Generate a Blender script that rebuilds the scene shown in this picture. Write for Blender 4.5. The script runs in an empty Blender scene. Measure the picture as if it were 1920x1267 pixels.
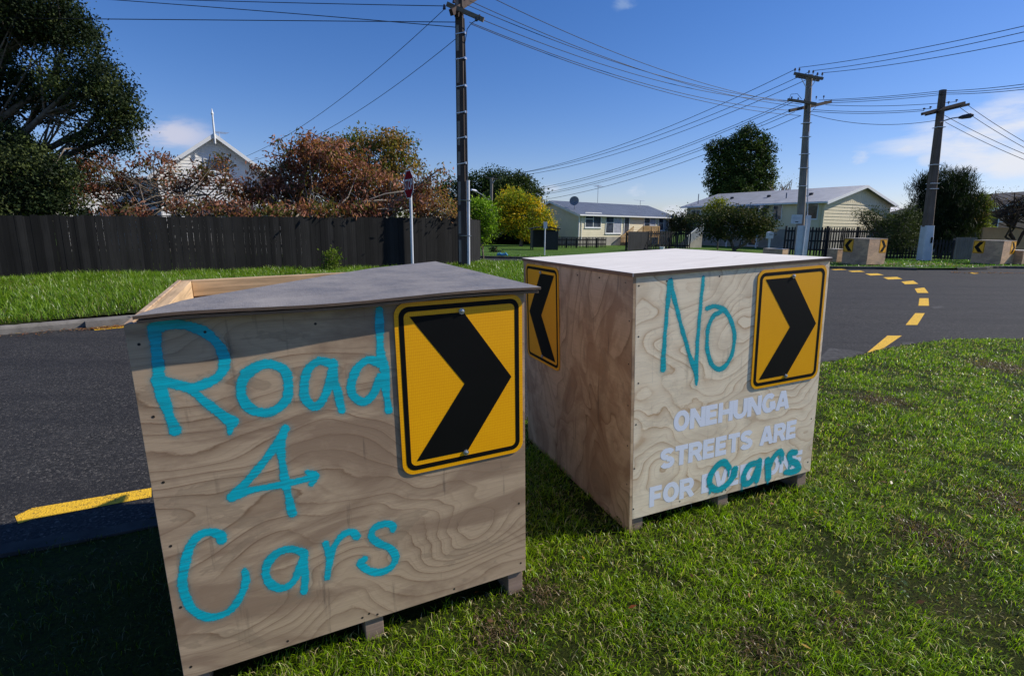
import bpy, bmesh, math, random
import numpy as np
from mathutils import Vector, Matrix
random.seed(7); rng = np.random.default_rng(11)
S = bpy.context.scene
COL = S.collection
R = math.radians

# ------------------------------------------------------------------ camera
F = 1000.0; CX, CY = 960.0, 633.5
PITCH = R(11.6); ROLL = -0.0105; CAMZ = 1.48
CAM = np.array([0, 0, CAMZ])
_f = np.array([0, math.cos(PITCH), -math.sin(PITCH)])
_d0 = np.array([0, -math.sin(PITCH), -math.cos(PITCH)]); _r0 = np.array([1.0, 0, 0])
_r = math.cos(ROLL) * _r0 + math.sin(ROLL) * _d0
_d = math.cos(ROLL) * _d0 - math.sin(ROLL) * _r0
C = np.stack([_r, _d, _f], 1)            # camera (right, down, forward) -> world

def ray(px, py): return C @ np.array([(px - CX) / F, (py - CY) / F, 1.0])
def at(px, py, Y):
    d = ray(px, py); return Vector(CAM + d * (Y / d[1]))
def gp(px, py, z=0.0):
    d = ray(px, py); return Vector(CAM + d * ((z - CAMZ) / d[2]))

cam = bpy.data.cameras.new('camera'); cam.sensor_width = 36; cam.lens = F / 1920 * 36
cam.clip_start = 0.05; cam.clip_end = 3000
camo = bpy.data.objects.new('camera', cam); COL.objects.link(camo); S.camera = camo
M = Matrix.Identity(4)
for i in range(3):
    M[i][0] = _r[i]; M[i][1] = -_d[i]; M[i][2] = -_f[i]; M[i][3] = CAM[i]
camo.matrix_world = M

# ------------------------------------------------------------------ object helpers
def tag(o, label=None, cat=None, group=None, kind=None):
    if label: o['label'] = label
    if cat: o['category'] = cat
    if group: o['group'] = group
    if kind: o['kind'] = kind
    return o
def empty(name, loc=(0, 0, 0), rz=0.0, mat=None):
    o = bpy.data.objects.new(name, None); COL.objects.link(o); o.empty_display_size = .1
    if mat is not None: o.matrix_world = mat
    else: o.location = loc; o.rotation_euler = (0, 0, rz)
    return o
class MB:
    def __init__(s): s.v = []; s.f = []
    def face(s, pts):
        n = len(s.v); s.v += [tuple(p) for p in pts]; s.f.append(tuple(range(n, n + len(pts)))); return s
    def box(s, a, b):
        x0, y0, z0 = a; x1, y1, z1 = b
        n = len(s.v)
        s.v += [(x0,y0,z0),(x1,y0,z0),(x1,y1,z0),(x0,y1,z0),(x0,y0,z1),(x1,y0,z1),(x1,y1,z1),(x0,y1,z1)]
        s.f += [tuple(n+i for i in q) for q in ((0,3,2,1),(4,5,6,7),(0,1,5,4),(1,2,6,5),(2,3,7,6),(3,0,4,7))]
        return s
    def bar(s, p, q, w, h, up=(0, 0, 1)):
        p = Vector(p); q = Vector(q); d = (q - p).normalized(); u = Vector(up)
        if abs(d.dot(u)) > .98: u = Vector((1, 0, 0))
        a = d.cross(u).normalized() * w / 2; b = a.cross(d).normalized() * h / 2
        n = len(s.v)
        for e in (p, q):
            for sa, sb in ((-1,-1),(1,-1),(1,1),(-1,1)): s.v.append(tuple(e + a*sa + b*sb))
        s.f += [tuple(n+i for i in k) for k in ((0,3,2,1),(4,5,6,7),(0,1,5,4),(1,2,6,5),(2,3,7,6),(3,0,4,7))]
        return s
    def tube(s, pts, rad, n=8, cap=True):
        pts = [Vector(p) for p in pts]
        if not hasattr(rad, '__len__'): rad = [rad] * len(pts)
        base = len(s.v); prev = None
        for i, p in enumerate(pts):
            d = (pts[min(i+1, len(pts)-1)] - pts[max(i-1, 0)]).normalized()
            if prev is None:
                a = d.orthogonal().normalized()
            else:
                a = (prev - d * prev.dot(d))
                a = a.normalized() if a.length > 1e-5 else d.orthogonal().normalized()
            prev = a; b = d.cross(a)
            for k in range(n):
                t = 2 * math.pi * k / n
                s.v.append(tuple(p + (a * math.cos(t) + b * math.sin(t)) * rad[i]))
        for i in range(len(pts) - 1):
            for k in range(n):
                k2 = (k + 1) % n
                s.f.append((base+i*n+k, base+i*n+k2, base+(i+1)*n+k2, base+(i+1)*n+k))
        if cap:
            s.f.append(tuple(base + k for k in reversed(range(n))))
            s.f.append(tuple(base + (len(pts)-1)*n + k for k in range(n)))
        return s
    def prism(s, poly, axis_fn, t0, t1):
        """poly: 2-D outline, axis_fn(u, v, t) -> point"""
        n = len(s.v); m = len(poly)
        s.v += [tuple(axis_fn(u, v, t0)) for u, v in poly] + [tuple(axis_fn(u, v, t1)) for u, v in poly]
        s.f.append(tuple(n + i for i in reversed(range(m)))); s.f.append(tuple(n + m + i for i in range(m)))
        for i in range(m):
            j = (i + 1) % m; s.f.append((n+i, n+j, n+m+j, n+m+i))
        return s
    def build(s, name, mat, parent=None, bevel=0, smooth=False, recalc=True):
        me = bpy.data.meshes.new(name); me.from_pydata(s.v, [], s.f)
        if recalc:
            bm = bmesh.new(); bm.from_mesh(me); bmesh.ops.recalc_face_normals(bm, faces=bm.faces)
            if bevel:
                bmesh.ops.bevel(bm, geom=[e for e in bm.edges if len(e.link_faces) == 2 and e.calc_face_angle(0) > .6],
                                offset=bevel, segments=2, affect='EDGES', profile=.6)
            bm.to_mesh(me); bm.free()
        if smooth: me.shade_smooth()
        me.materials.append(mat)
        o = bpy.data.objects.new(name, me); COL.objects.link(o)
        if parent: o.parent = parent
        return o
def np_mesh(name, verts, quads=None, tris=None, colors=None, mat=None, parent=None, smooth=False):
    me = bpy.data.meshes.new(name)
    nv = len(verts); me.vertices.add(nv); me.vertices.foreach_set('co', np.asarray(verts, np.float32).ravel())
    li = []; ls = []; lt = []; st = 0
    if quads is not None and len(quads):
        li.append(np.asarray(quads, np.int32).ravel()); n = len(quads)
        ls.append(st + np.arange(n) * 4); lt.append(np.full(n, 4)); st += n * 4
    if tris is not None and len(tris):
        li.append(np.asarray(tris, np.int32).ravel()); n = len(tris)
        ls.append(st + np.arange(n) * 3); lt.append(np.full(n, 3)); st += n * 3
    li = np.concatenate(li); ls = np.concatenate(ls); lt = np.concatenate(lt)
    me.loops.add(len(li)); me.loops.foreach_set('vertex_index', li.astype(np.int32))
    me.polygons.add(len(ls)); me.polygons.foreach_set('loop_start', ls.astype(np.int32)); me.polygons.foreach_set('loop_total', lt.astype(np.int32))
    me.update(calc_edges=True); me.validate()
    if colors is not None:
        ca = me.color_attributes.new('tint', 'FLOAT_COLOR', 'POINT')
        c = np.ones((nv, 4), np.float32); c[:, :colors.shape[1]] = colors
        ca.data.foreach_set('color', c.ravel())
    if smooth: me.shade_smooth()
    if mat: me.materials.append(mat)
    o = bpy.data.objects.new(name, me); COL.objects.link(o)
    if parent: o.parent = parent
    return o

# ------------------------------------------------------------------ materials
class NT:
    def __init__(s, name):
        s.m = bpy.data.materials.new(name); s.m.use_nodes = True; s.t = s.m.node_tree; s.t.nodes.clear()
        s.out = s.n('ShaderNodeOutputMaterial')
        s.b = s.n('ShaderNodeBsdfPrincipled'); s.l(s.b.outputs[0], s.out.inputs[0])
        s.tc = s.n('ShaderNodeTexCoord')
    def n(s, t, **k):
        x = s.t.nodes.new(t)
        for a, v in k.items(): setattr(x, a, v)
        return x
    def l(s, a, b): s.t.links.new(a, b)
    def inp(s, sock, v):
        if isinstance(v, bpy.types.NodeSocket): s.l(v, sock)
        elif v is not None: sock.default_value = v
    def coord(s, kind='Object', scale=(1,1,1), rot=(0,0,0), loc=(0,0,0)):
        m = s.n('ShaderNodeMapping'); s.l(s.tc.outputs[kind], m.inputs[0])
        m.inputs['Scale'].default_value = scale; m.inputs['Rotation'].default_value = rot; m.inputs['Location'].default_value = loc
        return m.outputs[0]
    def noise(s, co, sc, det=4, rough=.55, dist=0):
        x = s.n('ShaderNodeTexNoise'); s.l(co, x.inputs['Vector']); x.inputs['Scale'].default_value = sc
        x.inputs['Detail'].default_value = det; x.inputs['Roughness'].default_value = rough; x.inputs['Distortion'].default_value = dist
        return x.outputs[0]
    def math(s, op, a, b=None, c=None):
        x = s.n('ShaderNodeMath', operation=op)
        s.inp(x.inputs[0], a)
        if b is not None: s.inp(x.inputs[1], b)
        if c is not None: s.inp(x.inputs[2], c)
        return x.outputs[0]
    def ramp(s, f, stops, interp='LINEAR'):
        x = s.n('ShaderNodeValToRGB'); s.l(f, x.inputs[0]); r = x.color_ramp; r.interpolation = interp
        while len(r.elements) < len(stops): r.elements.new(.5)
        for e, (p, c) in zip(r.elements, stops):
            e.position = p; e.color = (c, c, c, 1) if isinstance(c, (int, float)) else (*c, 1)
        return x.outputs[0]
    def mix(s, f, a, b, mode='MIX'):
        x = s.n('ShaderNodeMix', data_type='RGBA', blend_type=mode)
        s.inp(x.inputs[0], f)
        for i, v in ((6, a), (7, b)):
            if isinstance(v, tuple): v = (*v, 1) if len(v) == 3 else v
            s.inp(x.inputs[i], v)
        return x.outputs[2]
    def bump(s, h, st=.3, d=.01):
        x = s.n('ShaderNodeBump'); s.l(h, x.inputs['Height']); x.inputs['Strength'].default_value = st; x.inputs['Distance'].default_value = d
        s.l(x.outputs[0], s.b.inputs['Normal']); return x
    def set(s, color=None, rough=None, metal=None, spec=None):
        for k, v in (('Base Color', color), ('Roughness', rough), ('Metallic', metal), ('Specular IOR Level', spec)):
            if v is None: continue
            if isinstance(v, tuple): v = (*v, 1)
            s.inp(s.b.inputs[k], v)
        return s
def simple(name, col, rough=.6, metal=0, var=.25, sc=6, bump=0, spec=.4):
    m = NT(name); co = m.coord()
    n = m.noise(co, sc, 6, .65)
    lo = tuple(c * (1 - var) for c in col); hi = tuple(min(1, c * (1 + var)) for c in col)
    m.set(m.ramp(n, [(.3, lo), (.7, hi)]), rough, metal, spec)
    if bump: m.bump(m.noise(co, sc * 8, 4), bump, .005)
    return m.m
def plywood(name, light, dark, a, b, rings, seed, pxy, stain=.5, stretch=(.75, 1.7), blotch=.35, warm=None, grey=0., knots=()):
    """pxy: two object axes of the sheet; peeled veneer: growth rings cut as contour lines"""
    m = NT(name)
    sep = m.n('ShaderNodeSeparateXYZ'); m.l(m.tc.outputs['Object'], sep.inputs[0])
    u, v = sep.outputs[pxy[0]], sep.outputs[pxy[1]]
    cb = m.n('ShaderNodeCombineXYZ'); m.l(m.math('MULTIPLY', u, stretch[0]), cb.inputs[0]); m.l(m.math('MULTIPLY', v, stretch[1]), cb.inputs[1])
    cb.inputs[2].default_value = seed
    base = m.noise(cb.outputs[0], 1.5, 2.2, .5, .5)
    wob = m.noise(cb.outputs[0], 9, 6, .7)
    big = m.noise(cb.outputs[0], .7, 2, .5)
    fld = m.math('ADD', m.math('ADD', m.math('MULTIPLY', v, a), m.math('MULTIPLY', base, b)), m.math('MULTIPLY', wob, .075))
    fld = m.math('ADD', fld, m.math('MULTIPLY', m.math('POWER', big, 2.0), b * 1.6))
    for ku, kv, kr, ka in knots:
        du = m.math('MULTIPLY', m.math('SUBTRACT', m.math('ADD', u, m.math('MULTIPLY', wob, .05)), ku + .025), .75); dv = m.math('SUBTRACT', m.math('ADD', v, m.math('MULTIPLY', base, .10)), kv + .05)
        r2 = m.math('ADD', m.math('MULTIPLY', du, du), m.math('MULTIPLY', dv, dv))
        fld = m.math('ADD', fld, m.math('MULTIPLY', m.math('EXPONENT', m.math('DIVIDE', r2, -kr*kr)), ka))
    fr = m.math('FRACT', m.math('MULTIPLY', fld, rings))
    fr2 = m.math('FRACT', m.math('MULTIPLY', fld, rings * 2.63))
    ring = m.ramp(fr, [(0, .05), (.30, .0), (.62, .16), (.86, .50), (.95, 1.), (1., .05)])
    ring = m.math('MAXIMUM', ring, m.math('MULTIPLY', m.ramp(fr2, [(0, .0), (.6, .0), (.9, 1.), (1., 0.)]), .30))
    # strength of rings varies over the sheet
    amp = m.ramp(m.noise(cb.outputs[0], 3.1, 3), [(.34, .22), (.62, 1.)])
    ring = m.math('MULTIPLY', ring, amp)
    # fibres run along u
    cf = m.n('ShaderNodeCombineXYZ'); m.l(m.math('MULTIPLY', u, 6.), cf.inputs[0]); m.l(m.math('MULTIPLY', v, 240.), cf.inputs[1]); cf.inputs[2].default_value = seed
    fib = m.noise(cf.outputs[0], 1.0, 4, .7)
    col = m.mix(ring, light, dark)
    col = m.mix(m.ramp(fib, [(.35, .0), (.75, .45)]), col, tuple(c * .55 for c in light))
    bl = m.ramp(m.noise(cb.outputs[0], 2.3, 6, .62, 1.2), [(.46, 0.), (.60, 1.)])
    col = m.mix(m.math('MULTIPLY', bl, blotch), col, warm or tuple(c * .6 for c in dark))
    # water marks with crisp pale/dark edges
    wn = m.noise(cb.outputs[0], 3.7, 8, .6, .6)
    wm = m.ramp(wn, [(.585, 0.), (.60, 1.), (.64, .55), (.70, .3)])
    col = m.mix(m.math('MULTIPLY', wm, stain * .5), col, tuple(c * .5 for c in light))
    # drips / dirt, vertical
    cd = m.n('ShaderNodeCombineXYZ'); m.l(m.math('MULTIPLY', u, 30.), cd.inputs[0]); m.l(m.math('MULTIPLY', v, 3.), cd.inputs[1]); cd.inputs[2].default_value = seed + 3
    dr = m.ramp(m.noise(cd.outputs[0], 1., 4, .6), [(.62, 0.), (.72, 1.)])
    col = m.mix(m.math('MULTIPLY', dr, stain * .45), col, (.05, .04, .035))
    if grey: col = m.mix(grey, col, (.33, .31, .3))
    m.set(col, .62, 0, .3)
    h = m.math('ADD', m.math('MULTIPLY', fib, .6), m.math('MULTIPLY', ring, .5))
    m.bump(h, .25, .002)
    return m.m
def timber(name, col, axis=0, var=.3, rough=.75, sc=1.0, dark=.45):
    m = NT(name)
    s = [60 * sc] * 3; s[axis] = 2.5 * sc
    f = m.noise(m.coord(scale=tuple(s)), 1, 5, .65, .4)
    g = m.noise(m.coord(), 2.5 * sc, 5)
    c = m.ramp(f, [(.25, tuple(x * dark for x in col)), (.5, col), (.8, tuple(min(1, x * (1 + var)) for x in col))])
    c = m.mix(m.ramp(g, [(.45, 0.), (.75, .7)]), c, tuple(x * .45 for x in col))
    m.set(c, rough, 0, .25); m.bump(f, .4, .004); return m.m
def leaf_mat(name, mult=1.0, trans=.3, rough=.5, spec=.3):
    m = NT(name); a = m.n('ShaderNodeVertexColor', layer_name='tint')
    col = a.outputs[0]
    if mult != 1: col = m.mix(1.0, col, (mult,) * 3, 'MULTIPLY')
    m.set(col, rough, 0, spec)
    t = m.n('ShaderNodeBsdfTranslucent'); m.l(m.mix(1.0, col, (1.3, 1.5, .5), 'MULTIPLY'), t.inputs[0])
    x = m.n('ShaderNodeMixShader'); x.inputs[0].default_value = trans
    m.l(m.b.outputs[0], x.inputs[1]); m.l(t.outputs[0], x.inputs[2]); m.l(x.outputs[0], m.out.inputs[0])
    return m.m
def spray_mat(name, col):
    m = NT(name); a = m.n('ShaderNodeVertexColor', layer_name='tint')
    sep = m.n('ShaderNodeSeparateColor'); m.l(a.outputs[0], sep.inputs[0])
    cov = sep.outputs[0]; dens = sep.outputs[1]
    co = m.coord(scale=(5, 5, 130)); fib = m.noise(co, 1, 4, .75)
    blot = m.noise(m.coord(), 9, 4)
    c = m.mix(m.ramp(fib, [(.42, .0), (.62, .75)]), col, tuple(x * .5 + .01 for x in col))
    c = m.mix(m.ramp(blot, [(.4, 0.), (.7, .45)]), c, tuple(x * .65 for x in col))
    m.set(c, .45, 0, .4)
    m.bump(fib, .2, .002)
    grain = m.noise(m.coord(), 260, 3, .8)
    al = m.math('MULTIPLY', m.ramp(cov, [(0, 0.), (.28, .2), (.55, .85), (.7, 1.)]), 1.0)
    al = m.math('ADD', al, m.math('MULTIPLY', m.math('SUBTRACT', grain, .5), m.ramp(cov, [(0, 0.), (.3, .5), (.7, 0.)])))
    al = m.math('MULTIPLY', m.math('MAXIMUM', m.math('MINIMUM', al, 1.), 0.), dens)
    al = m.math('MULTIPLY', al, m.ramp(m.noise(m.coord(scale=(8, 8, 160)), 1, 4, .8), [(.30, .55), (.46, 1.)]))
    tr = m.n('ShaderNodeBsdfTransparent'); x = m.n('ShaderNodeMixShader'); m.l(al, x.inputs[0])
    m.l(tr.outputs[0], x.inputs[1]); m.l(m.b.outputs[0], x.inputs[2]); m.l(x.outputs[0], m.out.inputs[0])
    return m.m

# ------------------------------------------------------------------ planter boxes (solved pose of each)
R1 = np.array([[0.9002719761016017, 0.010269855229470853, -0.43520673147331124], [-0.10334170464193013, 0.9761862557822562, -0.19073774168611649], [0.4228839806942528, 0.21669084912701167, 0.8798944338821546]])
T1 = np.array([-1.0358899646149182, -0.03678897158801913, 1.421209953179792])
R2 = np.array([[0.9287019492191625, 0.03314771167636454, -0.369342549305044], [-0.10999098570978569, 0.9757988716378246, -0.18899350563693446], [0.3541393406261411, 0.21614298813741073, 0.9098722636172142]])
T2 = np.array([0.5300424200171333, -0.2662885875751638, 2.3327428278911526])
H1, H2, W = 1.132, 1.178, 1.2
FOOT = .085; D = 1.236
def box_matrix(Rr, t, H):
    m = C @ Rr; o = C @ t + CAM + m[:, 1] * (H + FOOT)
    X, Dn, Z = m[:, 0], m[:, 1], m[:, 2]
    mt = Matrix.Identity(4)
    for i in range(3):
        mt[i][0] = X[i]; mt[i][1] = Z[i]; mt[i][2] = -Dn[i]; mt[i][3] = o[i]
    return mt
def hit(Rr, t, px, py, axis=2, val=0.):
    d = Rr.T @ np.array([(px - CX) / F, (py - CY) / F, 1.]); o = -Rr.T @ t
    s = (val - o[axis]) / d[axis]; return o + s * d
MB1 = box_matrix(R1, T1, H1); MB2 = box_matrix(R2, T2, H2)
# lawn plane under the two boxes
pts = [m @ Vector((x, y, 0.0)) for m in (MB1, MB2) for x in (0, 1.2) for y in (0, D)]
A = np.array([[p.x, p.y, 1] for p in pts]); zz = np.array([p.z for p in pts])
GA, GB, GC = np.linalg.lstsq(A, zz, rcond=None)[0]
def lawn_z(x, y):
    xc = np.clip(x, -2.2, 3.0); yc = np.clip(y, 1.0, 4.2)
    w = 1.0 / (1.0 + np.exp((np.hypot(np.asarray(x) - .4, np.asarray(y) - 2.4) - 4.2) * 1.4))
    return (GA * xc + GB * yc + GC) * w + .01 * (1 - w) + .006 * np.sin(np.asarray(x) * 2.1 + 1) * np.cos(np.asarray(y) * 1.7)
L_sun = C @ R1 @ np.array([-1.0, .74, .31]); L_sun /= np.linalg.norm(L_sun)
SUNV = -L_sun
print('GROUND', GA, GB, GC, 'SUN', SUNV, 'elev', math.degrees(math.asin(SUNV[2])))

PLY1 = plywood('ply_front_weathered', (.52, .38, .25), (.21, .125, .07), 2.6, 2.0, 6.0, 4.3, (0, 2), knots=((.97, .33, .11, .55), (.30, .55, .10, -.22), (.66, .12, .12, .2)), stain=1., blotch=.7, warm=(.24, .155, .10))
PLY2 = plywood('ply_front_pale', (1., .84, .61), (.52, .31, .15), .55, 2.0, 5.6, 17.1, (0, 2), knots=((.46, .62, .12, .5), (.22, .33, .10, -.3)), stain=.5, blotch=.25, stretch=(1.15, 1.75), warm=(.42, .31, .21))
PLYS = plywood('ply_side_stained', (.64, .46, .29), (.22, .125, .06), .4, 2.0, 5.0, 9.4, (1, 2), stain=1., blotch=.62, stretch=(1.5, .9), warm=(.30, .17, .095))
PLYTOP = plywood('ply_lid_pale', (.97, .90, .80), (.76, .68, .58), 3.0, 1.2, 6., 2.2, (0, 1), stain=.12, blotch=.12)
PLYGREY = plywood('ply_weathered_grey', (.74, .48, .29), (.40, .23, .13), .6, 2.2, 5., 31.7, (0, 2), stain=.5, blotch=.45, warm=(.36, .24, .17))
PLYGREYS = plywood('ply_weathered_grey_side', (.72, .46, .28), (.36, .21, .11), .6, 2.2, 5., 41.7, (1, 2), stain=.6, blotch=.6, warm=(.36, .22, .15))
def edge_mat():
    m = NT('ply_edge'); sep = m.n('ShaderNodeSeparateXYZ'); m.l(m.tc.outputs['Object'], sep.inputs[0])
    w = m.noise(m.coord(scale=(3, 3, 60)), 4, 4); f = m.math('FRACT', m.math('ADD', m.math('MULTIPLY', sep.outputs[2], 260.), m.math('MULTIPLY', w, .8)))
    m.set(m.ramp(f, [(0, (.09, .05, .035)), (.35, (.20, .12, .08)), (.6, (.38, .25, .17)), (1, (.12, .07, .045))]), .8)
    m.bump(f, .5, .003); return m.m
EDGE = edge_mat()
def lid_grey():
    m = NT('lid_black_film'); n = m.noise(m.coord(), 7, 8, .7); f = m.noise(m.coord(scale=(300, 30, 1)), 1, 3, .7)
    sp = m.ramp(m.noise(m.coord(), 90, 3, .9), [(.66, 0.), (.74, 1.)])
    c = m.ramp(n, [(.3, (.15, .135, .125)), (.7, (.30, .27, .245))])
    c = m.mix(m.ramp(f, [(.4, 0.), (.8, .35)]), c, (.46, .43, .40)); c = m.mix(m.math('MULTIPLY', sp, .35), c, (.5, .48, .45))
    m.set(c, m.ramp(n, [(.3, .45), (.7, .7)]), 0, .4); m.bump(f, .3, .002); return m.m
LIDG = lid_grey()
RAIL = timber('rail_pine_x', (.62, .42, .23), 0); RAILY = timber('rail_pine_y', (.66, .45, .25), 1); BEAR = timber('bearer_pine', (.34, .24, .18), 0, sc=.6)
def sign_yellow():
    m = NT('reflective_yellow')
    v = m.n('ShaderNodeTexVoronoi'); m.l(m.coord(scale=(95, 95, 60)), v.inputs[0]); v.inputs['Scale'].default_value = 1.6
    v.inputs['Randomness'].default_value = .15
    d = m.ramp(v.outputs['Distance'], [(.25, (1.0, .49, .004)), (.55, (.92, .38, .001))])
    d = m.mix(m.ramp(m.noise(m.coord(), 4, 5), [(.4, 0.), (.8, .25)]), d, (.75, .28, .0))
    m.set(d, .35, 0, .5); m.bump(v.outputs['Distance'], .12, .001); return m.m
YEL = sign_yellow()
BLK = simple('sign_black', (.004, .004, .004), .5, var=.2, spec=.15)
ALU = simple('galvanised', (.55, .55, .56), .35, .9, var=.15, sc=30)
SCREW = simple('rusty_screw', (.02, .015, .012), .6, var=.3)
CYAN = spray_mat('turquoise_spray', (.0, .52, .64))
CYAN2 = spray_mat('turquoise_spray_thin', (.0, .47, .54))
def vinyl():
    m = NT('worn_vinyl'); n = m.noise(m.coord(), 55, 4, .75, .5)
    va = m.n('ShaderNodeVertexColor', layer_name='tint'); sv = m.n('ShaderNodeSeparateColor'); m.l(va.outputs[0], sv.inputs[0])
    al = m.math('MULTIPLY', m.ramp(n, [(.31, .0), (.35, 1.)]), m.ramp(sv.outputs[0], [(.3, 0.), (.7, 1.)]))
    m.set((.84, .87, .96), .6, 0, .3)
    tr = m.n('ShaderNodeBsdfTransparent'); x = m.n('ShaderNodeMixShader'); m.l(al, x.inputs[0]); m.l(tr.outputs[0], x.inputs[1]); m.l(m.b.outputs[0], x.inputs[2]); m.l(x.outputs[0], m.out.inputs[0])
    return m.m
VINYL = vinyl()

def rrect(x0, y0, x1, y1, r, n=8):
    o = []
    for cx, cy, a in ((x1-r, y1-r, 0), (x0+r, y1-r, 90), (x0+r, y0+r, 180), (x1-r, y0+r, 270)):
        for k in range(n + 1):
            t = R(a + 90 * k / n); o.append((cx + r * math.cos(t), cy + r * math.sin(t)))
    return o
def chevron_sign(root, fn, w=.466, h=.606, flip=False, detail=True, name_label=None):
    """fn(u, v, t): u right, v down on the face, t outward"""
    seg = 8 if detail else 3
    plate = MB().prism(rrect(0, 0, w, h, .042, seg), fn, .0025, .0055).build('chevron_sign', YEL, root)
    if name_label: plate['label'] = name_label
    b = MB(); out = rrect(.014, .014, w-.014, h-.014, .034, seg); inn = rrect(.031, .031, w-.031, h-.031, .02, seg)
    n = len(out)
    for t in (.0061,):
        base = len(b.v); b.v += [tuple(fn(u, v, t)) for u, v in out] + [tuple(fn(u, v, t)) for u, v in inn]
        for i in range(n):
            j = (i+1) % n; b.f.append((base+i, base+j, base+n+j, base+n+i))
    b.build('border', BLK, plate)
    pts = [(.05,.047),(.24,.047),(.42,.303),(.24,.559),(.05,.559),(.236,.303)]
    if flip: pts = [(w - u, v) for u, v in pts][::-1]
    MB().face([fn(u, v, .0063) for u, v in pts]).build('arrow', BLK, plate)
    if detail:
        for v in (.043, .563):
            c = Vector(fn(w*.5, v, .0)); o = (Vector(fn(w*.5, v, 1)) - c).normalized()
            MB().tube([c + o*.0065, c + o*.0095, c + o*.0095, c + o*.014, c + o*.0155], [.011, .011, .0065, .0065, .003], 10).build('bolt', ALU, plate, smooth=False)
    return plate

def stroke_mesh(name, strokes, rootpt, mat, parent, label, cell=.0032, halo=.022, dens=1.0):
    """strokes: list of [(u, v, halfwidth)...] on the face; grid overlay with spray coverage"""
    P = []
    for s in strokes:
        s = np.array(s, float)
        # Catmull-Rom smoothing
        q = np.vstack([2*s[0]-s[1], s, 2*s[-1]-s[-2]]); o = []
        for i in range(1, len(q)-2):
            for t in np.linspace(0, 1, 9)[:-1]:
                o.append(.5*((2*q[i]) + (-q[i-1]+q[i+1])*t + (2*q[i-1]-5*q[i]+4*q[i+1]-q[i+2])*t*t + (-q[i-1]+3*q[i]-3*q[i+1]+q[i+2])*t**3))
        o.append(q[-2]); P.append(np.array(o))
    allp = np.vstack(P); pad = allp[:, 2].max() + halo + .01
    u0, v0 = allp[:, 0].min()-pad, allp[:, 1].min()-pad; u1, v1 = allp[:, 0].max()+pad, allp[:, 1].max()+pad
    nu, nv = int((u1-u0)/cell)+1, int((v1-v0)/cell)+1
    U, V = np.meshgrid(u0 + np.arange(nu)*cell, v0 + np.arange(nv)*cell, indexing='ij')
    best = np.full(U.shape, 1e9)
    for o in P:
        for i in range(len(o)-1):
            a, b = o[i], o[i+1]; d = b[:2]-a[:2]; L = d@d + 1e-12
            t = np.clip(((U-a[0])*d[0]+(V-a[1])*d[1])/L, 0, 1)
            dist = np.hypot(U-a[0]-t*d[0], V-a[1]-t*d[1]) - (a[2]+t*(b[2]-a[2]))
            best = np.minimum(best, dist)
    best += .0009 * np.sin(U*310+V*90) * np.sin(V*260) + .0022 * np.sin(U*47+1.3) * np.sin(V*61+.4) + .0008 * rng.normal(size=U.shape)
    cov = np.clip(1 - (best + .004) / .009, 0, 1) * .72 + np.clip(1 - best/halo, 0, 1)**2 * .28
    keep = cov > .004
    idx = -np.ones(U.shape, int)
    cellmask = keep[:-1, :-1] | keep[1:, :-1] | keep[:-1, 1:] | keep[1:, 1:]
    vm = np.zeros(U.shape, bool)
    for a in (0, 1):
        for b in (0, 1): vm[a:U.shape[0]-1+a, b:U.shape[1]-1+b] |= cellmask
    idx[vm] = np.arange(vm.sum())
    verts = np.array([rootpt(u, v) for u, v in zip(U[vm], V[vm])])
    I, J = np.where(cellmask)
    quads = np.stack([idx[I, J], idx[I+1, J], idx[I+1, J+1], idx[I, J+1]], 1)
    col = np.stack([cov[vm], np.full(vm.sum(), dens), np.zeros(vm.sum())], 1)
    o = np_mesh(name, verts, quads=quads, colors=col, mat=mat, parent=parent)
    if label: o['label'] = label
    return o

def px_strokes(Rr, t, strokes, scale):
    out = []
    for hw, s in strokes:
        o = []
        for k, p in enumerate(s):
            h = hit(Rr, t, p[0], p[1]); w = p[2] if len(p) > 2 else 1.0
            o.append((h[0], h[1], hw * w))
        out.append(o)
    return out

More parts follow.
